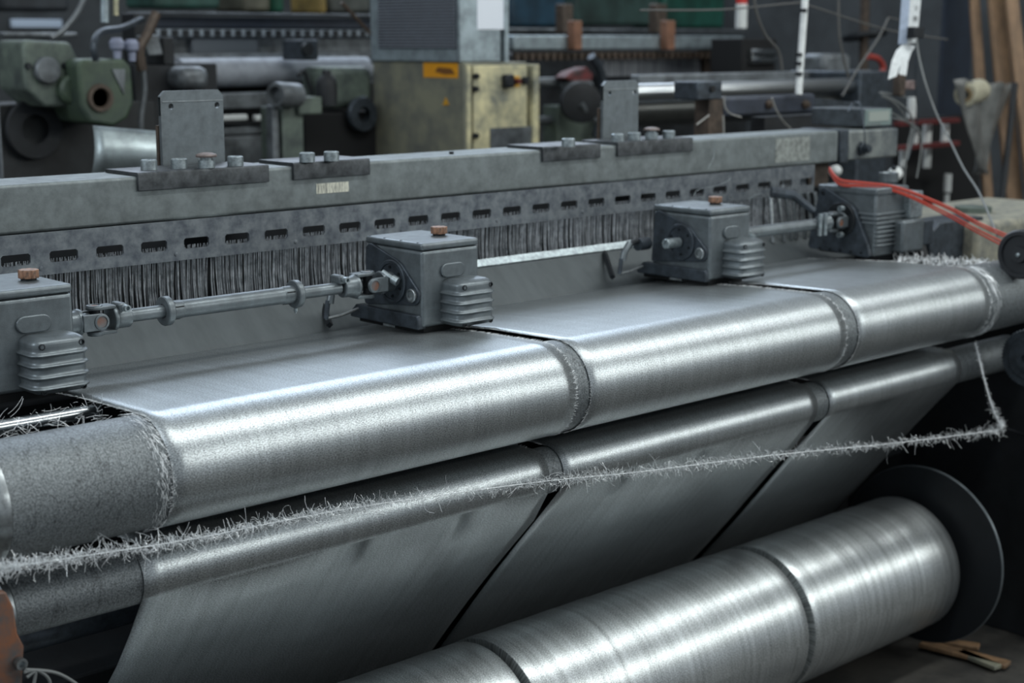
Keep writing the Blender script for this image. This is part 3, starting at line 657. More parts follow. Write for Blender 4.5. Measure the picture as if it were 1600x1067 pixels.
# loom side frame, lower channel, and dark boxes added to blacken the underside
r = root('loom_stand', 'dark steel side frame of the loom behind the flange disc', 'frame', (4.05, 2.6, 0))
MB().prism([(2.0, 0), (3.2, 0), (3.2, 1.25), (2.62, 1.25), (2.5, .98), (1.98, .90), (1.90, .55)], 'x', 4.02, 4.06).build('side_plate', m_dark, r, bevel=.004)
MB().cyl((3.9, 2.05, .36), (4.03, 2.05, .36), .035).build('boss', m_castd, r)
MB().lathe((3.93, 1.98, .27), (1, 0, 0), [(0, .03), (0, .055), (.02, .06), (.02, .03)], 32).build('bearing_ring', m_black, r)
MB().cyl((3.88, 2.02, .44), (4.03, 2.02, .44), .02).build('pin', m_brown, r)
MB().box(.6, 4.02, 2.86, 3.02, .35, 1.0).build('rear_dark_box', m_dark, label='dark box added behind the cloth to darken the space under the reed', cat='beam', bevel=.01)  # added box: keeps the space behind the cloth dark and blocks light
a = P(40, 1050, y=2.2)
MB().prism([(2.50, .50), (2.72, .50), (2.72, .66), (2.70, .66), (2.54, .585), (2.50, .565)], 'x', .7, 3.9).build('lower_channel', m_dark, label='dark folded steel channel below the lower roller at lower left', cat='beam', bevel=.004)
MB().box(.7, 4.0, 2.75, 2.85, .0, .9).build('dark_fill_sheet', m_void, label='black panel added under the cloth to keep the space behind it dark', cat='panel')  # added black sheet standing in for the darkness under the loom
# rusty bracket + cables lower left
x0 = P(0, 930, y=2.12).x
r = root('rusty_bracket', 'orange rusty bracket at the lower left corner of the picture', 'bracket', (.95, 2.12, .5))
pts = [(P(u, v, y=2.12).x, P(u, v, y=2.12).z) for u, v in ((-60, 925), (10, 925), (22, 950), (28, 990), (38, 1010), (36, 1050), (34, 1100), (-60, 1100))]
MB().prism(pts, 'y', 2.12, 2.15).build('plate', m_orange, r, bevel=.003)
p = P(33, 1037, y=2.11)
MB().lathe((p.x, 2.118, p.z), (0, -1, 0), [(0, .009), (.012, .009), (.012, .005), (.002, .005), (.002, 0)], 20).build('plug', m_steel, r)
for k, pp in enumerate((((40, 1046), (90, 1052), (130, 1078), (150, 1110)), ((38, 1050), (60, 1048), (78, 1066), (70, 1100)), ((42, 1058), (55, 1050), (52, 1075), (50, 1110)))):
    cable([P(u, v, y=2.10) for u, v in pp], .0026, m_grey, 'control_cable', ('longest thin grey cable arching right from the rusty bracket', 'middle thin grey cable curling down from the rusty bracket', 'shortest thin grey cable dropping close to the rusty bracket')[k], group='thin cables at lower left')
# scrap on the floor
for k, (u0, v0, u1, v1, wd, mm) in enumerate(((1440, 1008, 1575, 1042, .022, m_tan), (1462, 1004, 1530, 1014, .018, m_tan), (1500, 1022, 1560, 1046, .016, m_olive))):
    a = P(u0, v0, z=.01); b = P(u1, v1, z=.01); d = (b - a).normalized(); n = Vector((-d.y, d.x, 0)) * wd
    MB().loft([[a - n, a + n, a + n + Vector((0, 0, .012)), a - n + Vector((0, 0, .012))], [b - n, b + n, b + n + Vector((0, 0, .012)), b - n + Vector((0, 0, .012))]]).build('wood_offcut', mm, label=('longest pale wood offcut on the floor at lower right', 'short wood offcut on the floor nearest the flange disc', 'dull short wood offcut on the floor beside the longest one')[k], cat='offcut', bevel=.002)
# ------------------------------------------------------------------ counter box and things on the beam's right end
r = root('counter_box', 'small electronic counter box with a pale display on the right end of the beam', 'counter', (P(1350, 200, y=2.95).x, 2.95, BZ1))
a = P(1350, 170, y=2.93); b = P(1393, 198, y=2.93)
hx0 = P(1352, 180, y=2.93).x; hx1 = P(1393, 180, y=2.93).x; hz1 = P(1370, 170, y=2.93).z; hz0 = P(1370, 197, y=2.93).z
MB().box(hx0, hx1, 2.935, 3.14, hz0, hz1).build('housing', mat('grey_blue_plastic', (70, 78, 84), .1, .45, .3, 30), r, bevel=.003)
MB().box(hx0 + .002, hx1 - .002, 2.928, 2.936, hz0 + .001, hz1 - .001).build('front_bezel', mat('pale_green_bezel', (112, 128, 126), 0, .4), r, bevel=.002)
MB().box(hx0 + .016, hx1 - .018, 2.926, 2.929, hz0 + .016, hz1 - .008).build('display', mat('display_glass', (150, 158, 152), .0, .25), r)
for k in range(4): MB().box(hx0 + .012 + k * .020, hx0 + .022 + k * .020, 2.926, 2.929, hz0 + .004, hz0 + .010).build('button', m_grey, r)
# arm with two bolts + bearing block, polished rollers behind
r = root('swing_arm', 'dark blue-grey steel arm with two bolts behind the right half of the beam', 'arm', (P(1200, 165, y=3.35).x, 3.35, 1.42))
a = P(1132, 148, y=3.35); b = P(1274, 182, y=3.35)
MB().box(a.x, b.x, 3.35, 3.39, P(1200, 180, y=3.35).z, P(1200, 149, y=3.35).z).build('bar', mat('blue_grey_steel', (62, 68, 80), .3, .45, .25, 14), r, bevel=.012, seg=4)
for u in (1200, 1257):
    p = P(u, 163, y=3.35); MB().lathe((p.x, 3.35, p.z), (0, -1, 0), [(0, 0), (0, .016), (.012, .016), (.014, .010), (.020, .010), (.020, 0)], 6).build('bolt', m_brown, r)
a = P(1090, 128, y=3.30); b = P(1128, 155, y=3.30)
MB().box(a.x, b.x, 3.30, 3.40, b.z, a.z).build('end_block', m_castd, r, bevel=.004)
p = P(1112, 139, y=3.30); MB().cyl((p.x, 3.302, p.z), (p.x, 3.294, p.z), .011, seg=20).build('hole_plug', m_void, r)
MB().box(P(1108, 150, y=3.34).x, P(1130, 150, y=3.34).x, 3.34, 3.40, BZ0, P(1108, 154, y=3.34).z).build('post', m_brown, r)
MB().box(P(1195, 180, y=3.36).x, P(1340, 180, y=3.36).x, 3.36, 3.42, BZ0, P(1260, 180, y=3.36).z).build('support_plate', m_dark, r)
MB().prism([(P(u, v, y=3.37).x, P(u, v, y=3.37).z) for u, v in ((1270, 152), (1320, 158), (1340, 160), (1335, 170), (1300, 165), (1272, 175))], 'y', 3.37, 3.39).build('gusset', m_castd, r)
a = P(1165, 140, y=3.75); 
bgcyl('warp_roller', 960, 146, 1345, 133, 3.75, .030, mat('satin_steel', (200, 204, 206), 1, .30), 'upper thin polished roller behind the beam', 'roller', group=None)
bgcyl('warp_roller', 955, 178, 1345, 152, 3.85, .062, mat('brushed_dark_roller', (120, 122, 120), .95, .32, .1, 40), 'lower thick polished roller behind the beam', 'roller')
bgbox('flat_rail', 1000, 117, 1362, 128, 3.95, .05, m_bggrey, 'long flat grey rail above the polished rollers', 'rail')
bgbox('end_plate', 1345, 112, 1385, 245, 3.7, .35, m_castd, 'dark end plate where the polished rollers stop', 'plate')
# poles, cables, ruler tape on the right
m_pole = mat('white_pole_with_black_scuffs', (226, 230, 228), 0, .4, .95, 22, dark=(200, 204, 204))
r = root('white_pole', 'slanted white pole with black scuffs standing on the swing arm', 'pole', tuple(P(1248, 148, y=3.32)))
MB().tube([P(1248, 148, y=3.32), P(1250, 110, y=3.33), P(1262, -60, y=3.36)], .012, 20).build('tube', m_pole, r)
for u, v in ((1255, 17), (1248, 86), (1247, 100), (1248, 116)):
    p = P(u, v, y=3.325); MB().lathe(p + Vector((0, 0, -.005)), (.05, 0, 1), [(0, .0124), (.012, .0124)], 20).build('tape_band', m_black, r)
r = root('ruler_tape', 'white printed measuring tape hanging at upper right with its lower end curling away', 'tape', tuple(P(1420, 80, y=3.0)))
def ribbon(rows, mt, name, par, th=.0015):
    mb = MB(); rings = []
    for a, b in rows: a = Vector(a); b = Vector(b); n = Vector((0, th, 0)); rings.append([a, b, b + n, a + n])
    mb.loft(rings); return mb.build(name, mt, par)
m_tape = mat('white_printed_tape', (222, 228, 230), 0, .4, .12, 90)
m_tapeb = mat('bluish_tape_back', (176, 190, 210), 0, .4, .1, 40)
ribbon([(P(1411, -40, y=3.02), P(1424, -40, y=3.0)), (P(1409, 0, y=3.02), P(1422, 0, y=3.0)), (P(1404, 69, y=3.02), P(1417, 69, y=3.0))], m_tapeb, 'side_strip', r)
ribbon([(P(1424, -40, y=3.0), P(1441, -40, y=3.0)), (P(1422, 0, y=3.0), P(1439, 0, y=3.0)), (P(1417, 69, y=3.0), P(1433, 66, y=3.0))], m_tape, 'printed_strip', r)
ribbon([(P(1410, 70, y=3.0), P(1421, 70, y=3.0)), (P(1401, 79, y=2.98), P(1412, 81, y=2.98)), (P(1394, 95, y=2.96), P(1408, 97, y=2.96)), (P(1388, 124, y=2.95), P(1401, 119, y=2.95))], m_tape, 'curled_end', r)
ribbon([(P(1421, 70, y=3.0), P(1430, 72, y=3.0)), (P(1412, 81, y=2.985), P(1424, 82, y=2.985)), (P(1408, 97, y=2.97), P(1419, 96, y=2.97)), (P(1405, 116, y=2.96), P(1416, 118, y=2.96))], m_tape, 'curled_end', r)
def text(s, p, size, parent, m, name='printed_number'):
    cu = bpy.data.curves.new(name, 'FONT'); cu.body = s; cu.size = size; cu.extrude = .0002; cu.align_x = 'CENTER'
    o = bpy.data.objects.new(name, cu); 
    dg = None
    COL.objects.link(o); bpy.context.view_layer.update()
    me = bpy.data.meshes.new_from_object(o); COL.objects.unlink(o); bpy.data.objects.remove(o)
    q = bpy.data.objects.new(name, me); COL.objects.link(q); me.materials.clear(); me.materials.append(m)
    q.parent = parent; off = Vector((0, 0, 0)); t = parent
    while t is not None: off += t.location; t = t.parent
    q.location = Vector(p) - off; q.rotation_euler = (math.pi / 2, 0, 0); return q
text('79', P(1430, 34, y=2.997), .026, r, m_black); text('11', P(1432, 16, y=2.997), .022, r, m_grey)
a = P(1425, 42, y=2.97); b = P(1440, 60, y=2.97)
MB().box(a.x, b.x, 2.96, 2.99, b.z, a.z).build('clip', m_black, r, bevel=.003)
cable([P(1432, 62, y=2.97), P(1436, 90, y=2.95), P(1446, 130, y=2.9), P(1462, 175, y=2.85), P(1482, 215, y=2.75), P(1505, 262, y=2.62), P(1528, 298, y=2.5), P(1545, 335, y=2.4), P(1558, 368, y=2.32)], .0033, m_grey, 'hanging_cable', 'long grey cable hanging from the tape clip down to the pulley')
cable([P(1434, 70, y=3.0), P(1430, 130, y=3.02), P(1434, 180, y=3.04), P(1428, 215, y=3.05), P(1418, 250, y=3.05)], .0022, m_castd, 'hanging_cable', 'thin dark cable dropping straight below the tape clip')
for k, pp in enumerate((((1376, 146), (1400, 158), (1420, 175), (1428, 200), (1420, 235), (1412, 262)), ((1378, 150), (1396, 160), (1412, 178), (1418, 190)), ((1392, 176), (1408, 184), (1430, 198), (1440, 215), (1437, 250), (1432, 278)), ((1394, 184), (1415, 190), (1424, 200), (1416, 240), (1412, 300)), ((1374, 144), (1398, 148), (1416, 152)))):
    cable([P(u, v, y=3.0 + .02 * k) for u, v in pp], .0030, m_grey, 'counter_cable', ('grey cable hanging longest and nearest right of the beam end', 'short grey cable bending behind the tube above the red rail', 'grey cable making the widest loop right of the counter box', 'grey cable dropping straight past the beam end', 'short grey cable lying over the top of the tangle')[k], group='tangle of grey cables behind the counter box')
cable([P(1325, 175, y=2.97), P(1335, 160, y=2.98), P(1345, 166, y=2.94), P(1350, 200, y=2.88), P(1352, 240, y=2.88)], .0022, m_castd, 'counter_cable', 'dark cable looping over the front of the counter box')
bgbox('terminal_strip', 1407, 112, 1415, 150, 3.05, .03, m_brown, 'brown ribbed terminal strip below the curled tape', 'terminal strip')
bgbox('terminal_label', 1414, 126, 1432, 140, 3.06, .01, mat('grimy_pink_label', (130, 112, 110), 0, .6, .4, 60), 'small grimy label block beside the brown terminal strip', 'label')
for (nm, pp, rad, lb) in (('slack_cable', ((1176, -20), (1182, 20), (1196, 55), (1216, 80), (1222, 110)), .007, 'thick dusty cable hanging left of the white pole'),
                          ('slack_cable', ((1310, -20), (1311, 50), (1318, 90), (1326, 122)), .006, 'thin pale cable hanging right of the white pole'),
                          ('guy_cord', ((1388, 28), (1372, 60), (1340, 108), (1316, 150)), .005, 'taut beige cord slanting down to the beam end'),
                          ('guy_cord', ((1388, 27), (1405, 31), (1422, 36)), .0035, 'short thin cord tied between slanted cord and tape'),
                          ('guy_cord', ((1000, 16), (1130, 15), (1240, 5), (1262, 8), (1380, 45), (1480, 62)), .004, 'thin cord stretched across the dark wall at upper right')):
    cable([P(u, v, y=3.5) for u, v in pp], rad * .75, mat('dusty_cord', (82, 82, 80), 0, .6), nm, lb, 'cord')
for k, (pp, lb) in enumerate(((((1131, 150), (1133, 168), (1142, 178), (1158, 183)), 'pale wire hook over the left end of the dark arm'),
               (((1206, 152), (1212, 170), (1224, 190), (1236, 201)), 'pale wire curling over the middle of the dark arm'),
               (((1130, 180), (1131, 210)), 'short straight wire below the bearing block'), (((1088, 195), (1108, 180)), 'stub of pale wire left of the bearing block'))):
    cable([P(u, v, y=3.28) for u, v in pp], .0028, mat('pale_wire', (150, 150, 146), .2, .5), 'loose_wire', lb, 'wire')
for k, (pp, lb) in enumerate(((((1084, 305), (1092, 296), (1120, 290), (1138, 282), (1141, 276), (1134, 271)), 'fine curly wire offcut in the shadow above the centre-right gearbox'),
                              (((1168, 312), (1180, 305), (1190, 303), (1205, 312), (1219, 300), (1224, 285), (1220, 268)), 'fine curly wire offcut at the right end of the reed'),
                              (((1116, 216), (1115, 245), (1106, 263)), 'fine pale wire drooping on the beam face'))):
    cable([P(u, v, y=2.80 if k < 2 else 2.885) for u, v in pp], .0007, m_bolt, 'wire_offcut', lb, 'wire')
bgbox('beam_leg', 1265, 255, 1290, 420, 2.98, .06, m_brown, 'brown steel leg under the right end of the beam', 'leg')
bgbox('beam_leg', 1240, 262, 1265, 420, 2.99, .06, m_castd, 'dark leg under the beam beside the brown one', 'leg')
# ------------------------------------------------------------------ background right wall zone
r = root('steel_column', 'dark navy steel column standing before the right wall', 'column', tuple(P(1495, 62, y=4.2) * 1.0 - Vector((0, 0, 1.7))))
a = P(1478, 0, y=4.2); b = P(1522, 0, y=4.2)
MB().box(a.x, b.x, 4.2, 4.22, 0, 3.0).build('shaft', m_navy, r)
for k, (u0, u1, v1, y, lb) in enumerate(((1528, 1552, 330, 3.9, 'left dark-edged timber plank leaning at upper right'), (1556, 1592, 330, 3.8, 'wide tan timber plank leaning at upper right'), (1582, 1612, 330, 3.7, 'rightmost tan timber plank at the picture edge'))):
    a = P(u0 - 14 + 0, -40, y=y + .2); b = P(u0 + 12 + 8 * k, 340, y=y - .1); wd = (.045, .075, .06)[k]; dx = Vector((.6, -.5, 0)).normalized() * wd; th = Vector((.03, .03, 0))
    MB().loft([[b, b + dx, b + dx + th, b + th], [a, a + dx, a + dx + th, a + th]]).build('timber_plank', m_tan, label=lb, cat='plank', bevel=.003)
p = P(1586, 130, y=3.5); q = P(1564, 330, y=3.45)
MB().tube([q, p], .014, 10).build('prop_rod', m_dark, label='dark steel rod propped beside the plastic-wrapped roll', cat='rod')
r = root('hanging_roll', 'cardboard-cored roll with a grey plastic sheet draping from it', 'roll', tuple(P(1520, 160, y=3.6)))
p = P(1508, 148, y=3.6); ax = Vector((.80, .25, .04)).normalized()
MB().lathe(p, ax, [(0, .022), (0, .048), (.01, .050), (.24, .05), (.24, .02), (0, .022)], 36).build('core', mat('cream_paper_roll', (176, 172, 150), 0, .6, .2, 30), r)
MB().lathe(p - ax * .003, ax, [(.0, .018), (0, .032), (.004, .032), (.004, .018)], 28).build('cardboard_ring', mat('brown_cardboard', (120, 104, 76), 0, .7), r)
mb = MB(); rows = []
for j in range(14):
    t = j / 13
    for i in range(13):
        s_ = i / 12
        l = P(1496 + t * 30 + (0 if t < .5 else (t - .5) * 24), 125 + t * 145, y=3.58); rgt = P(1588 - t * 62, 132 + t * 140, y=3.75)
        q = l.lerp(rgt, s_); q = q + Vector((.02 * math.sin(s_ * 17 + t * 3), .02 * math.cos(s_ * 14), .008 * math.sin(s_ * 21))); mb.v.append(tuple(q))
for j in range(13):
    for i in range(12): a = j * 13 + i; mb.f.append((a, a + 1, a + 14, a + 13))
o = mb.build('plastic_sheet', mat('milky_grey_plastic', (112, 114, 112), 0, .35, .3, 12), r); sd = o.modifiers.new('t', 'SOLIDIFY'); sd.thickness = .004
r = root('rack', 'dark shelf rack with red rails full of white tubes at right', 'rack', tuple(P(1460, 300, y=4.0)))
for v in (190, 228): 
    a = P(1405, v, y=3.95); b = P(1500, v, y=3.95); MB().box(a.x, b.x, 3.95, 3.98, a.z - .02, a.z).build('red_rail', mat('dark_red_rail', (96, 42, 42), 0, .5), r)
MB().box(P(1400, 300, y=4.12).x, P(1530, 300, y=4.12).x, 4.12, 4.15, .0, P(1400, 186, y=4.12).z).build('back_panel', m_void, r)
for k, (u, v0, v1, rad) in enumerate(((1424, 152, 184, .020), (1448, 194, 224, .020), (1476, 194, 222, .018), (1430, 200, 224, .014), (1410, 232, 262, .016), (1448, 231, 262, .018), (1480, 272, 300, .018), (1478, 304, 330, .012))):
    a = P(u, v0, y=4.0); b = P(u, v1, y=4.0)
    MB().cyl(b, (b.x, b.y, a.z), rad, seg=20).build('white_tube', m_white, label=('white tube standing alone above the red rail', 'brightest white tube under the upper red rail', 'white tube under the upper red rail at its right', 'thin white tube under the upper red rail at its left', 'white tube below the lower red rail at its left', 'white tube below the lower red rail in the middle', 'white bottle low on the rack, right of the cable', 'small white tube under the white bottle')[k], cat='tube', group='white tubes on the rack')
for u, v, rad, lb in ((1304, 268, .022, 'round white lid glimpsed under the beam end'), (1398, 272, .026, 'round white lid glimpsed right of the finned gearbox')):
    p = P(u, v, y=3.3); MB().box(p.x - .01, p.x + .01, 3.3, 3.34, 0, p.z).build('dark_post', m_dark, label='thin dark post holding the ' + lb, cat='post'); MB().lathe(p, (-.5, -.8, .3), [(0, 0), (0, rad), (.02, rad * .9), (.03, rad * .5), (.032, 0)], 28).build('white_jar_lid', m_white, label=lb, cat='lid')
for u, lb in ((1351, 'brown post with a round disc behind the right cables'),):
    r = root('valve_post', lb, 'post', tuple(P(u, 100, y=5.0)))
    MB().cyl(P(u - 2, 115, y=5.0), P(u + 2, -60, y=5.0), .025, seg=16).build('stem', m_brown, r)
    MB().lathe(P(u, 56, y=5.0), (0, .2, 1), [(-.01, 0), (-.01, .12), (.01, .12), (.02, .04), (.02, 0)], 32).build('disc', m_black, r)
bgbox('small_motor', 1288, 84, 1330, 119, 3.95, .12, m_bggrey, 'small dusty grey motor on the rail behind the white pole', 'motor', bevel=.02)
MB().tube(smooth_path([P(1356, 88, y=4.3), P(1372, 92, y=4.3), P(1380, 106, y=4.3), P(1374, 122, y=4.3)], 6), .014, 10).build('red_hook', mat('red_paint', (140, 54, 46), 0, .5), label='curved red hook behind the beam end', cat='hook')
for v, lb in ((82, 'upper small chrome cylinder right of the far pale beam'), (94, 'lower small chrome cylinder right of the far pale beam')):
    bgcyl('chrome_cylinder', 1172, v, 1210, v, 4.935, .018, m_chrome, lb, 'cylinder')
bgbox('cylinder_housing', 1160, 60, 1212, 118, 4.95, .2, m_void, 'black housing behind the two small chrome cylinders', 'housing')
r = root('capped_post', 'white post with a red cap on the far machine', 'post', tuple(P(1158, 44, y=5.0)))
MB().cyl(P(1158, 44, y=5.0), P(1159, 6, y=5.0), .028, seg=20).build('post', m_white, r)
MB().cyl(P(1159, 6, y=5.0), P(1160, -40, y=5.0), .027, seg=20).build('cap', mat('bright_red_paint', (196, 50, 44), 0, .45), r)
# ------------------------------------------------------------------ far right loom
r = root('far_loom_beam', 'pale grey beam of the far loom right of the cabinet', 'beam', tuple(P(980, 66, y=5.3)))
bgbox('beam_bar', 803, 55, 1162, 76, 5.3, .2, m_galv, parent=r)
bgbox('back_rail', 795, 44, 1165, 50, 5.7, .05, m_bggrey, parent=r)
mb = MB(); a = P(805, 79, y=5.32); b = P(1165, 79, y=5.32); n = 36
for k in range(n):
    x0 = a.x + (b.x - a.x) * k / n; x1 = a.x + (b.x - a.x) * (k + .8) / n; xm = (x0 + x1) / 2; mb.prism([(x0, a.z - .01), (x1, a.z - .01), (xm + .01, a.z - .045), (xm - .01, a.z - .045)], 'y', 5.32, 5.34)
mb.build('toothed_strip', m_brown, r)
for u, lb in ((888, 'brown clamp post on the far loom beam, nearer the cabinet'), (1034, 'brown clamp post on the far loom beam, farther from the cabinet')):
    bgbox('clamp_post', u - 7, 6, u + 8, 52, 5.5, .06, m_brown, lb, 'post', group='brown clamp posts')
for u, lb in ((904, 'orange wooden peg on the far loom beam, nearer the cabinet'), (1049, 'orange wooden peg on the far loom beam, farther from the cabinet')):
    bgbox('wooden_peg', u - 6, 32, u + 6, 78, 5.25, .05, mat('orange_wood', (138, 98, 76), 0, .6, .2, 20), lb, 'peg', group='orange pegs')
bgbox('far_reed', 944, 90, 1102, 117, 5.45, .04, mat('hazy_reed', (168, 172, 178), .2, .5, .5, 60, dark=(104, 108, 114), stretch=(1, .1, .05)), 'grey reed of the far loom with fine vertical wires', 'reed')
bgbox('green_grey_board', 1112, 78, 1156, 117, 5.5, .04, m_greeng, 'dull green-grey panel at the right end of the far reed', 'panel')
bgbox('far_reed_post', 1102, 78, 1113, 120, 5.42, .06, m_brown, 'brown upright at the right end of the far reed', 'post')
bgbox('dark_machine', 800, 84, 1165, 260, 5.8, .5, mat('mottled_grey_machine', (46, 50, 54), .1, .6, .5, 8, dark=(20, 22, 24)), 'dark body of the far loom behind its reed', 'machine')  # dark grey body, mottled at random
r = root('hoist', 'small hoist with a red cover on the dark far machine', 'hoist', tuple(P(905, 150, y=5.0)))
MB().prism([(P(u, v, y=5.0).x, P(u, v, y=5.0).z) for u, v in ((884, 122), (895, 112), (918, 104), (928, 116), (926, 128), (898, 130))], 'y', 5.0, 5.08).build('red_cover', mat('red_cover_paint', (112, 44, 44), 0, .6, .5, 14, dark=(40, 38, 40)), r, bevel=.01)
bgbox('body', 896, 126, 930, 145, 4.98, .1, m_bggrey, parent=r, bevel=.02)
p = P(905, 160, y=4.95); MB().lathe(p, (-.6, -1, 0), [(0, 0), (0, .09), (.05, .09), (.06, .05), (.06, 0)], 32).build('drum', m_dark, r)
MB().tube(smooth_path([P(908, 162, y=4.9), P(920, 180, y=4.9), P(934, 190, y=4.9)], 6), .014, 10).build('lever', m_bggrey, r)
bgbox('foot_block', 872, 165, 930, 245, 5.05, .1, m_greeng, parent=r)
MB().tube(smooth_path([P(924, 88, y=5.0), P(938, 110, y=5.0), P(943, 140, y=5.0), P(940, 175, y=5.0), P(930, 215, y=5.0)], 6), .02, 8).build('curved_guard', m_castd, label='curved grey guard edge beside the red hoist', cat='guard')
for v in (130, 190): bgcyl('side_rod', 838, v, 872, v - 4, 5.1, .02, m_bggrey, 'dim grey rod right of the cabinet at height of its ' + ('switches' if v < 150 else 'grey panel'), 'rod')
# ------------------------------------------------------------------ control cabinet
CY0 = 4.55
e = P(726, 97, y=CY0); fr_x1 = P(835, 97, y=CY0).x; cx0 = e.x; ctop = P(780, 97, y=CY0).z
cdep = P(582, 92, x=cx0).y - CY0
r = root('control_cabinet', 'beige and olive control cabinet with knobs in the middle background', 'cabinet', (cx0 + .2, CY0 + .3, 0))
MB().box(cx0, fr_x1 - .04, CY0, CY0 + cdep, 0, ctop).build('body', m_olive, r, bevel=.006)
MB().box(cx0 + .035, fr_x1 - .05, CY0 - .012, CY0 - .001, .1, ctop - .012).build('front_door', m_beige, r, bevel=.004)
MB().box(fr_x1 - .028, fr_x1, CY0 - .03, CY0 + cdep, 0, ctop - .01).build('side_post', m_beige, r, bevel=.004)
MB().box(cx0 + .003, cx0 + .022, CY0 - .014, CY0 - .001, 0, ctop - .01).build('corner_strip', m_beige, r, bevel=.003)
a = P(662, 98, x=cx0); b = P(716, 122, x=cx0)
st_ = MB().box(cx0 - .002, cx0, b.y, a.y, b.z, a.z).build('warning_sticker', mat('yellow_orange_sticker', (214, 148, 20), 0, .5, .9, 14, dark=(206, 140, 26)), r, label='yellow-orange warning sticker')
a2 = P(680, 104, x=cx0); b2 = P(712, 116, x=cx0)
MB().prism([(a2.y, b2.z + .008), (a2.y - .02, a2.z - .002), (b2.y + .02, a2.z - .006), (b2.y, b2.z), ((a2.y + b2.y) / 2, b2.z - .002)], 'x', cx0 - .003, cx0 - .0021).build('dark_print', mat('smudged_print', (110, 70, 24), 0, .6), st_)
MB().prism([(P(u, v, x=cx0).y, P(u, v, x=cx0).z) for u, v in ((692, 164), (702, 164), (697, 152))], 'x', cx0 - .0025, cx0).build('warning_triangle', mat('yellow_triangle', (190, 140, 30), 0, .5), r, label='small yellow warning triangle')
def knob(u, v, rad, m, name='knob', h=.02):
    p = P(u, v, y=CY0 - .012); MB().lathe((p.x, CY0 - .012, p.z), (0, -1, 0), [(0, rad), (h * .7, rad), (h, rad * .8), (h, 0)], 24).build(name, m, r)
knob(742, 119, .011, m_black, 'lock'); knob(741, 139, .011, m_black, 'lock'); knob(741, 212, .011, m_black, 'lock')
a = P(780, 116, y=CY0); b = P(793, 137, y=CY0); MB().box(a.x, b.x, CY0 - .045, CY0 - .012, b.z, a.z).build('rotary_switch', m_black, r, bevel=.008)
MB().box(P(797, 0, y=CY0).x, P(808, 0, y=CY0).x, CY0 - .016, CY0 - .012, P(800, 136, y=CY0).z, P(800, 119, y=CY0).z).build('yellow_tag', mat('yellow_tag', (200, 150, 40), 0, .5), r)
knob(804, 127, .012, mat('dark_red_button', (90, 30, 26), 0, .4), 'stop_button', .03); knob(818, 126, .016, m_black)
a = P(762, 200, y=CY0); b = P(830, 240, y=CY0); MB().box(a.x, b.x, CY0 - .016, CY0 - .012, .8, a.z).build('grey_panel', m_bggrey, r)
r = root('cooling_unit', 'galvanised cooling unit with louvres standing on the control cabinet', 'cooling unit', (cx0 + .2, CY0 + .3, ctop))
ux1 = P(792, 90, y=CY0 + .02).x; ux0 = cx0 - .01
MB().box(ux0, ux1 - .03, CY0 + .02, CY0 + cdep, ctop, ctop + .9).build('body', m_galv, r, bevel=.006)
MB().box(ux1 - .018, ux1, CY0 + .01, CY0 + cdep, ctop - .0, ctop + .9).build('side_flange', m_galv, r)
l0 = P(592, 40, x=ux0).y; l1 = P(714, 40, x=ux0).y; lz = P(650, 76, x=ux0).z
MB().box(ux0 - .003, ux0, l1, l0, lz, ctop + .88).build('louvre_backing', m_castd, r)
for k in range(34):
    z = lz + .006 + k * .012
    MB().prism([(z, 0)] if False else [(l1 + .005, z), (l0 - .005, z), (l0 - .005, z + .005), (l1 + .005, z + .005)], 'x', ux0 - .008, ux0 - .003).build('louvre', mat('louvre_steel', (158, 164, 174), .5, .4) if k == 0 else bpy.data.materials['louvre_steel'], r)
a = P(745, -30, y=CY0 + .02); b = P(789, 46, y=CY0 + .02)
MB().box(a.x, b.x, CY0 + .017, CY0 + .02, b.z, a.z).build('paper_sheet', mat('white_paper', (226, 232, 240), 0, .6), r, label='white paper sheet')
# ------------------------------------------------------------------ far left green loom
GY = 5.0
r = root('green_housing', 'grey-green casting with a round cap at far left background', 'machine housing', tuple(P(75, 170, y=GY)))
pts = [(P(u, v, y=GY).x, P(u, v, y=GY).z) for u, v in ((36, 72), (40, 62), (110, 66), (124, 95), (122, 168), (70, 168), (40, 140))]
MB().prism(pts, 'y', GY, GY + .2).build('body', m_greeng, r, bevel=.012, seg=3)
p = P(71, 110, y=GY); MB().lathe((p.x, GY, p.z), (0, -1, 0), [(0, .045), (.02, .045), (.026, .04), (.026, 0)], 32).build('round_cap', m_bggrey, r)
for u, v in ((43, 103), (101, 103)):
    p = P(u, v, y=GY); MB().lathe((p.x, GY, p.z), (0, -1, 0), [(0, .012), (.012, .01), (.012, 0)], 12).build('bolt', m_black, r)
p = P(108, 140, y=GY); MB().lathe((p.x, GY + .0, p.z), (0, -1, 0), [(0, .05), (.03, .05), (.04, .04), (.04, 0)], 32).build('round_lobe', m_green, r)
r = root('green_housing', 'brighter green gear housing with a round opening behind the shiny sheet', 'machine housing', tuple(P(165, 195, y=GY - .1)))
pts = [(P(u, v, y=GY - .1).x, P(u, v, y=GY - .1).z) for u, v in ((122, 100), (130, 92), (195, 92), (206, 105), (210, 160), (200, 185), (178, 198), (140, 192), (126, 165))]
MB().prism(pts, 'y', GY - .1, GY + .12).build('body', m_green, r, bevel=.012, seg=3)
p = P(156, 153, y=GY - .1); MB().lathe((p.x, GY - .1, p.z), (0, -1, 0), [(0, .048), (.012, .046), (.012, .034), (-.0, .03), (.0, 0)], 32).build('round_opening', m_brown, r)
MB().prism([(P(u, v, y=GY - .1).x, P(u, v, y=GY - .1).z) for u, v in ((174, 108), (194, 108), (193, 148))], 'y', GY - .106, GY - .1).build('pale_gusset', m_bggrey, r)
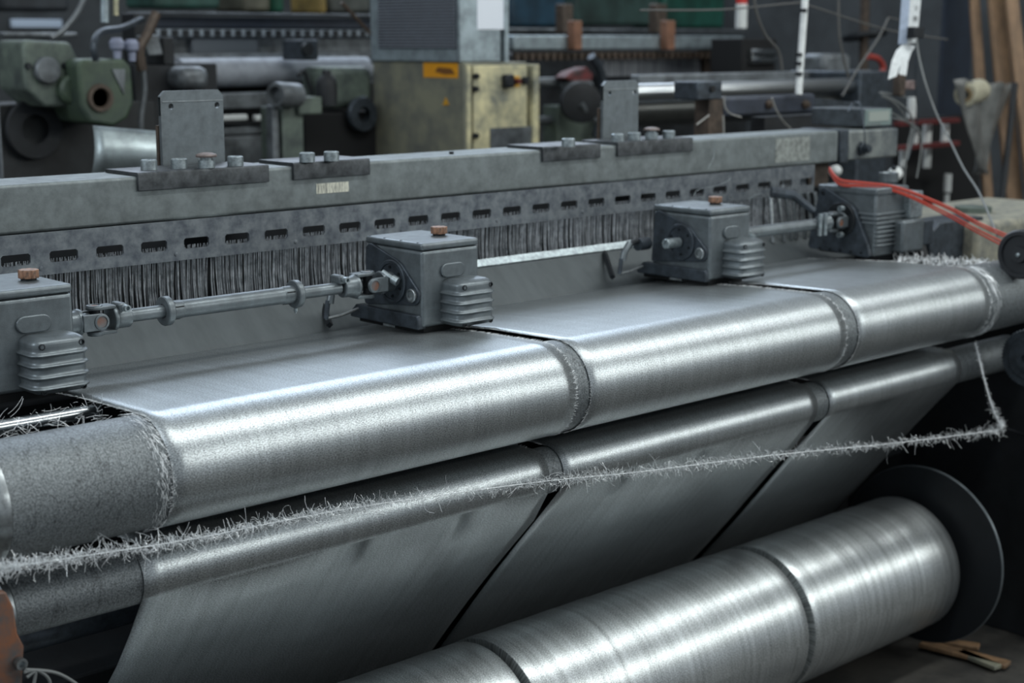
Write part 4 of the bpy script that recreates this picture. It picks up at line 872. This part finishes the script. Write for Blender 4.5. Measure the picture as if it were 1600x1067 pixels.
bgbox('black_machine', -20, 165, 250, 330, 5.15, .3, mat('black_green_machine', (34, 38, 40), 0, .6, .4, 10, dark=(18, 20, 22)), 'black lower frame under the green housings', 'machine frame')
bgbox('grey_column', -12, 20, 8, 300, 4.4, .05, m_bggrey, 'pale grey column at the very left edge', 'column')
r = root('shiny_sheet', 'bent shiny steel guard sheet standing behind the left beam', 'sheet', tuple(P(190, 270, y=4.0)))
mb = MB(); rows = []
for j in range(13):
    t = j / 11
    a = P(143 + 2 * math.cos(t * 3), 196 + t * 90, y=4.0); b = P(262, 206 + t * 80, y=3.9)
    bulge = .035 * math.sin(t * math.pi)
    for i in range(8): q = a.lerp(b, i / 7); mb.v.append((q.x - bulge * .3, q.y - bulge, 0 if j == 12 else q.z))
for j in range(12):
    for i in range(7): a = j * 8 + i; mb.f.append((a, a + 1, a + 9, a + 8))
o = mb.build('sheet', mat('bright_bent_sheet', (172, 184, 186), .8, .36, .25, 8), r); sd = o.modifiers.new('t', 'SOLIDIFY'); sd.thickness = .003
bgbox('light_panel', 18, 30, 98, 44, 9.47, .03, mat('pale_blue_panel', (176, 190, 206), 0, .4), 'pale bluish panel at far upper left', 'panel')
bgbox('pale_strip', 5, 50, 122, 58, 5.4, .05, m_bggrey, 'pale strip above the grey-green casting', 'strip')
for u0, u1, v1, lb, mm in ((155, 172, 35, 'pale blue hanging tube at upper left', m_galv), (176, 186, 24, 'cream hanging tube at upper left', m_beige)):
    p = P((u0 + u1) / 2, v1, y=4.8); q = P((u0 + u1) / 2, -40, y=4.8); MB().cyl(p, q, (P(u1, v1, y=4.8) - P(u0, v1, y=4.8)).length * .5 * .72, seg=20).build('hanging_tube', mm, label=lb, cat='tube')
cable([P(u, v, y=4.6) for u, v in ((136, -20), (128, 5), (115, 28), (96, 50), (80, 60))], .010, m_bggrey, 'hanging_hose', 'pale hose curving down at upper left', 'hose')
LYY = 5.6
r = root('far_loom', 'far loom with slotted rail and white cloth roller at upper left', 'loom', tuple(P(430, 250, y=LYY)))
bgbox('top_rail', 238, 18, 600, 25, LYY, .2, m_bggrey, parent=r)
bgbox('dark_band', 238, 26, 600, 46, LYY + .05, .2, m_navy, parent=r)
bgbox('slotted_band', 228, 45, 600, 58, LYY, .03, mat('pale_slotted_band', (140, 150, 158), .3, .5, .2, 20), parent=r)
a = P(228, 51, y=LYY); b = P(600, 51, y=LYY); mb = MB()
for k in range(24): x = a.x + (b.x - a.x) * (k + .3) / 24; mb.box(x, x + .03, LYY - .004, LYY - .001, a.z - .015, a.z + .012)
mb.build('slots', m_dark, r)
bgbox('panel', 300, 59, 404, 84, LYY + .02, .05, mat('slate_panel', (84, 90, 96), .2, .5), parent=r)
bgbox('wide_panel', 200, 57, 600, 86, LYY + .06, .05, m_bggrey, parent=r)
bgbox('lower_rail', 230, 84, 600, 91, LYY - .03, .06, m_bggrey, parent=r)
a = P(292, 115, y=LYY - .25); b = P(586, 115, y=LYY - .25)
MB().lathe((a.x, LYY - .18, a.z), (1, 0, 0), [(0, 0), (0, .058), (b.x - a.x, .058), (b.x - a.x, 0)], 40).build('cloth_roller', mat('pale_wire_cloth_far', (150, 156, 164), .15, .6, .15, 20), r)
a = P(290, 107, y=LYY - .22); b = P(584, 107, y=LYY - .22); t_ = P(290, 92, y=LYY - .02)
MB().prism([(LYY - .22, a.z), (LYY - .02, t_.z), (LYY - .02, t_.z - .012), (LYY - .22, a.z - .012)], 'x', a.x, b.x).build('cloth', mat('white_cloth_far', (226, 230, 240), .1, .45), r)
for v0, v1, mm in ((146, 168, m_bggrey), (170, 178, m_dark), (190, 200, m_dark), (200, 208, m_bggrey), (214, 260, m_bggrey)): bgbox('cross_rail', 345, v0, 436, v1, LYY - .3 + (.04 if mm is m_dark else 0), .1, mm, parent=r)
for u0, u1 in ((348, 388), (400, 433)): bgbox('tray_highlight', u0, 180, u1, 188, LYY - .34, .03, m_white, parent=r)  # white bars painted as the highlights on a shiny tray
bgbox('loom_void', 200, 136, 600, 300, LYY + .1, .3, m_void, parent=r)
bgbox('bearing_housing', 284, 104, 330, 140, LYY - .5, .2, m_bggrey, 'grey bearing housing at the left end of the white cloth roller', 'housing', bevel=.03)
MB().prism([(P(u, v, y=5.0).x, P(u, v, y=5.0).z) for u, v in ((222, 56), (248, 54), (256, 86), (232, 88))], 'y', 5.0, 5.05).build('tilted_plate', m_bggrey, label='tilted pale plate beside the slotted rail', cat='plate', bevel=.006)
bgbox('dark_block', 254, 58, 274, 102, 5.02, .12, m_dark, 'dark block right of the tilted pale plate', 'block')
bgbox('black_linkage', 210, 20, 240, 100, 5.2, .1, m_dark, 'black linkage above the green housing', 'linkage')
bgbox('wide_black_base', 210, 100, 345, 260, 5.2, .2, m_dark, 'dark machine side under the bearing housing', 'machine frame')
r = root('far_gearbox', 'small grey gearbox on the far loom apron', 'gearbox', tuple(P(486, 94, y=5.2)))
bgbox('housing', 474, 62, 498, 94, 5.2, .15, m_castd, parent=r)
p = P(480, 77, y=5.19); MB().lathe((p.x, 5.2, p.z), (0, -1, 0), [(0, .025), (.02, .025), (.02, 0)], 20).build('flange', m_black, r)
r = root('nozzle', 'grey tube stub with a dark mouth left of the dark bottle', 'tube', tuple(P(450, 170, y=4.9)))
p = P(430, 148, y=4.9); MB().lathe(p, (1, .25, -.05), [(.03, 0), (.03, .028), (0, .032), (0, .045), (.01, .048), (.12, .046), (.12, 0)], 32).build('barrel', m_bggrey, r)
bgbox('post', 426, 165, 438, 260, 4.95, .05, m_bggrey, 'pale post under the tube stub', 'post'); bgbox('base_box', 441, 168, 476, 260, 4.95, .15, m_greeng, 'grey-green box post beside the pale post', 'post')
p = P(511, 165, y=4.95); sc_ = .0026
MB().lathe(p, (0, 0, 1), [(0, 0), (0, .040), (.08, .042), (.10, .036), (.118, .018), (.135, .016), (.136, 0)], 32).build('dark_bottle', m_dark, label='dark bottle-shaped cover right of the tube stub', cat='bottle')
bgbox('green_box', 466, 152, 504, 178, 4.93, .12, m_greeng, 'small green-grey box under the dark bottle', 'box')
bgbox('rear_casting', 514, 104, 584, 168, 5.1, .2, m_greeng, 'grey casting at the left side of the cabinet', 'casting', bevel=.03)
p = P(562, 178, y=5.08); MB().lathe(p, (-.0, -1, 0), [(0, .03), (0, .068), (.02, .072), (.03, .066), (.03, .03)], 40).build('handwheel', m_castd, label='dark handwheel beside the cabinet', cat='wheel')
bgbox('black_base', 476, 178, 590, 300, 5.1, .3, m_void, 'black machine base left of the cabinet', 'machine frame')  # near-black block below the rear casting and handwheel
cable([P(u, v, y=5.2) for u, v in ((466, 118), (475, 112), (482, 130), (488, 148))], .009, m_dark, 'bent_hose', 'short bent dark hose above the tube stub', 'hose')
# very far things
for k, (u0, u1, v0, v1, rgb, lb, cat) in enumerate(((800, 885, -30, 42, (38, 72, 92), 'dark teal-blue tarpaulin far behind, next to the cabinet', 'tarpaulin'), (1040, 1132, -30, 44, (30, 86, 74), 'dark green tarpaulin far behind at upper right', 'tarpaulin'), (900, 1030, -30, 40, (58, 82, 78), 'grey-green stack of sheets far behind between the posts', 'stack'),
      (240, 345, -30, 14, (48, 84, 76), 'green stack far behind at upper left', 'stack'), (430, 445, -30, 20, (20, 84, 62), 'narrow green post far behind', 'post'), (380, 425, -30, 18, (98, 98, 84), 'beige crate far behind', 'crate'), (500, 512, -30, 22, (150, 128, 72), 'yellowish post far behind', 'post'), (515, 580, -30, 20, (84, 88, 84), 'grey crate far behind left of the cooling unit', 'crate'), (0, 110, -30, 18, (50, 56, 62), 'dark crate far behind at upper left corner', 'crate'))):
    bgbox('far_' + cat, u0, v0, u1, v1, 7.0 + .05 * k, .3, mat('far_' + cat, rgb, 0, .6, .4, 5), lb, cat, bevel=.02)
cable([P(534, 4, y=5.0), P(578, 52, y=5.0)], .008, m_brown, 'slanted_rod', 'thin slanted pinkish rod left of the cooling unit', 'rod')

for u, v, lb in ((183, 80, 'left of two small lavender knobs above the green gear housing'), (206, 82, 'right of two small lavender knobs above the green gear housing')):
    p = P(u, v, y=4.95); MB().lathe(p, (0, 0, 1), [(-.03, 0), (-.03, .012), (0, .014), (.01, .024), (.03, .026), (.045, .016), (.046, 0)], 20).build('machine_knob', mat('lavender_plastic', (134, 140, 160), 0, .5), label=lb, cat='knob')
MB().tube(smooth_path([P(150, 95, y=4.85), P(146, 70, y=4.85), P(158, 50, y=4.9), P(190, 44, y=4.95), P(222, 30, y=5.0)], 6), .012, 8).build('pipe', m_castd, label='dark pipe arching over the green gear housing', cat='pipe')
MB().tube(smooth_path([P(244, 20, y=4.95), P(232, 50, y=4.95), P(218, 78, y=4.95), P(222, 110, y=4.95)], 6), .018, 8).build('bent_lever', m_brown, label='brown bent lever left of the tilted pale plate', cat='lever')
p = P(222, 140, y=4.95); MB().tube(smooth_path([P(222, 100, y=4.95), P(226, 140, y=4.95), P(220, 190, y=4.95), P(224, 250, y=4.95)], 6), .010, 8).build('vertical_hose', m_bggrey, label='dim grey hose hanging down right of the green gear housing', cat='hose')
p = P(90, 205, y=4.95); MB().lathe((p.x, 5.14, p.z), (0, -1, 0), [(0, .05), (0, .10), (.02, .105), (.03, .10), (.03, .05)], 40).build('sprocket', m_dark, label='dark wheel low under the grey-green casting', cat='wheel')
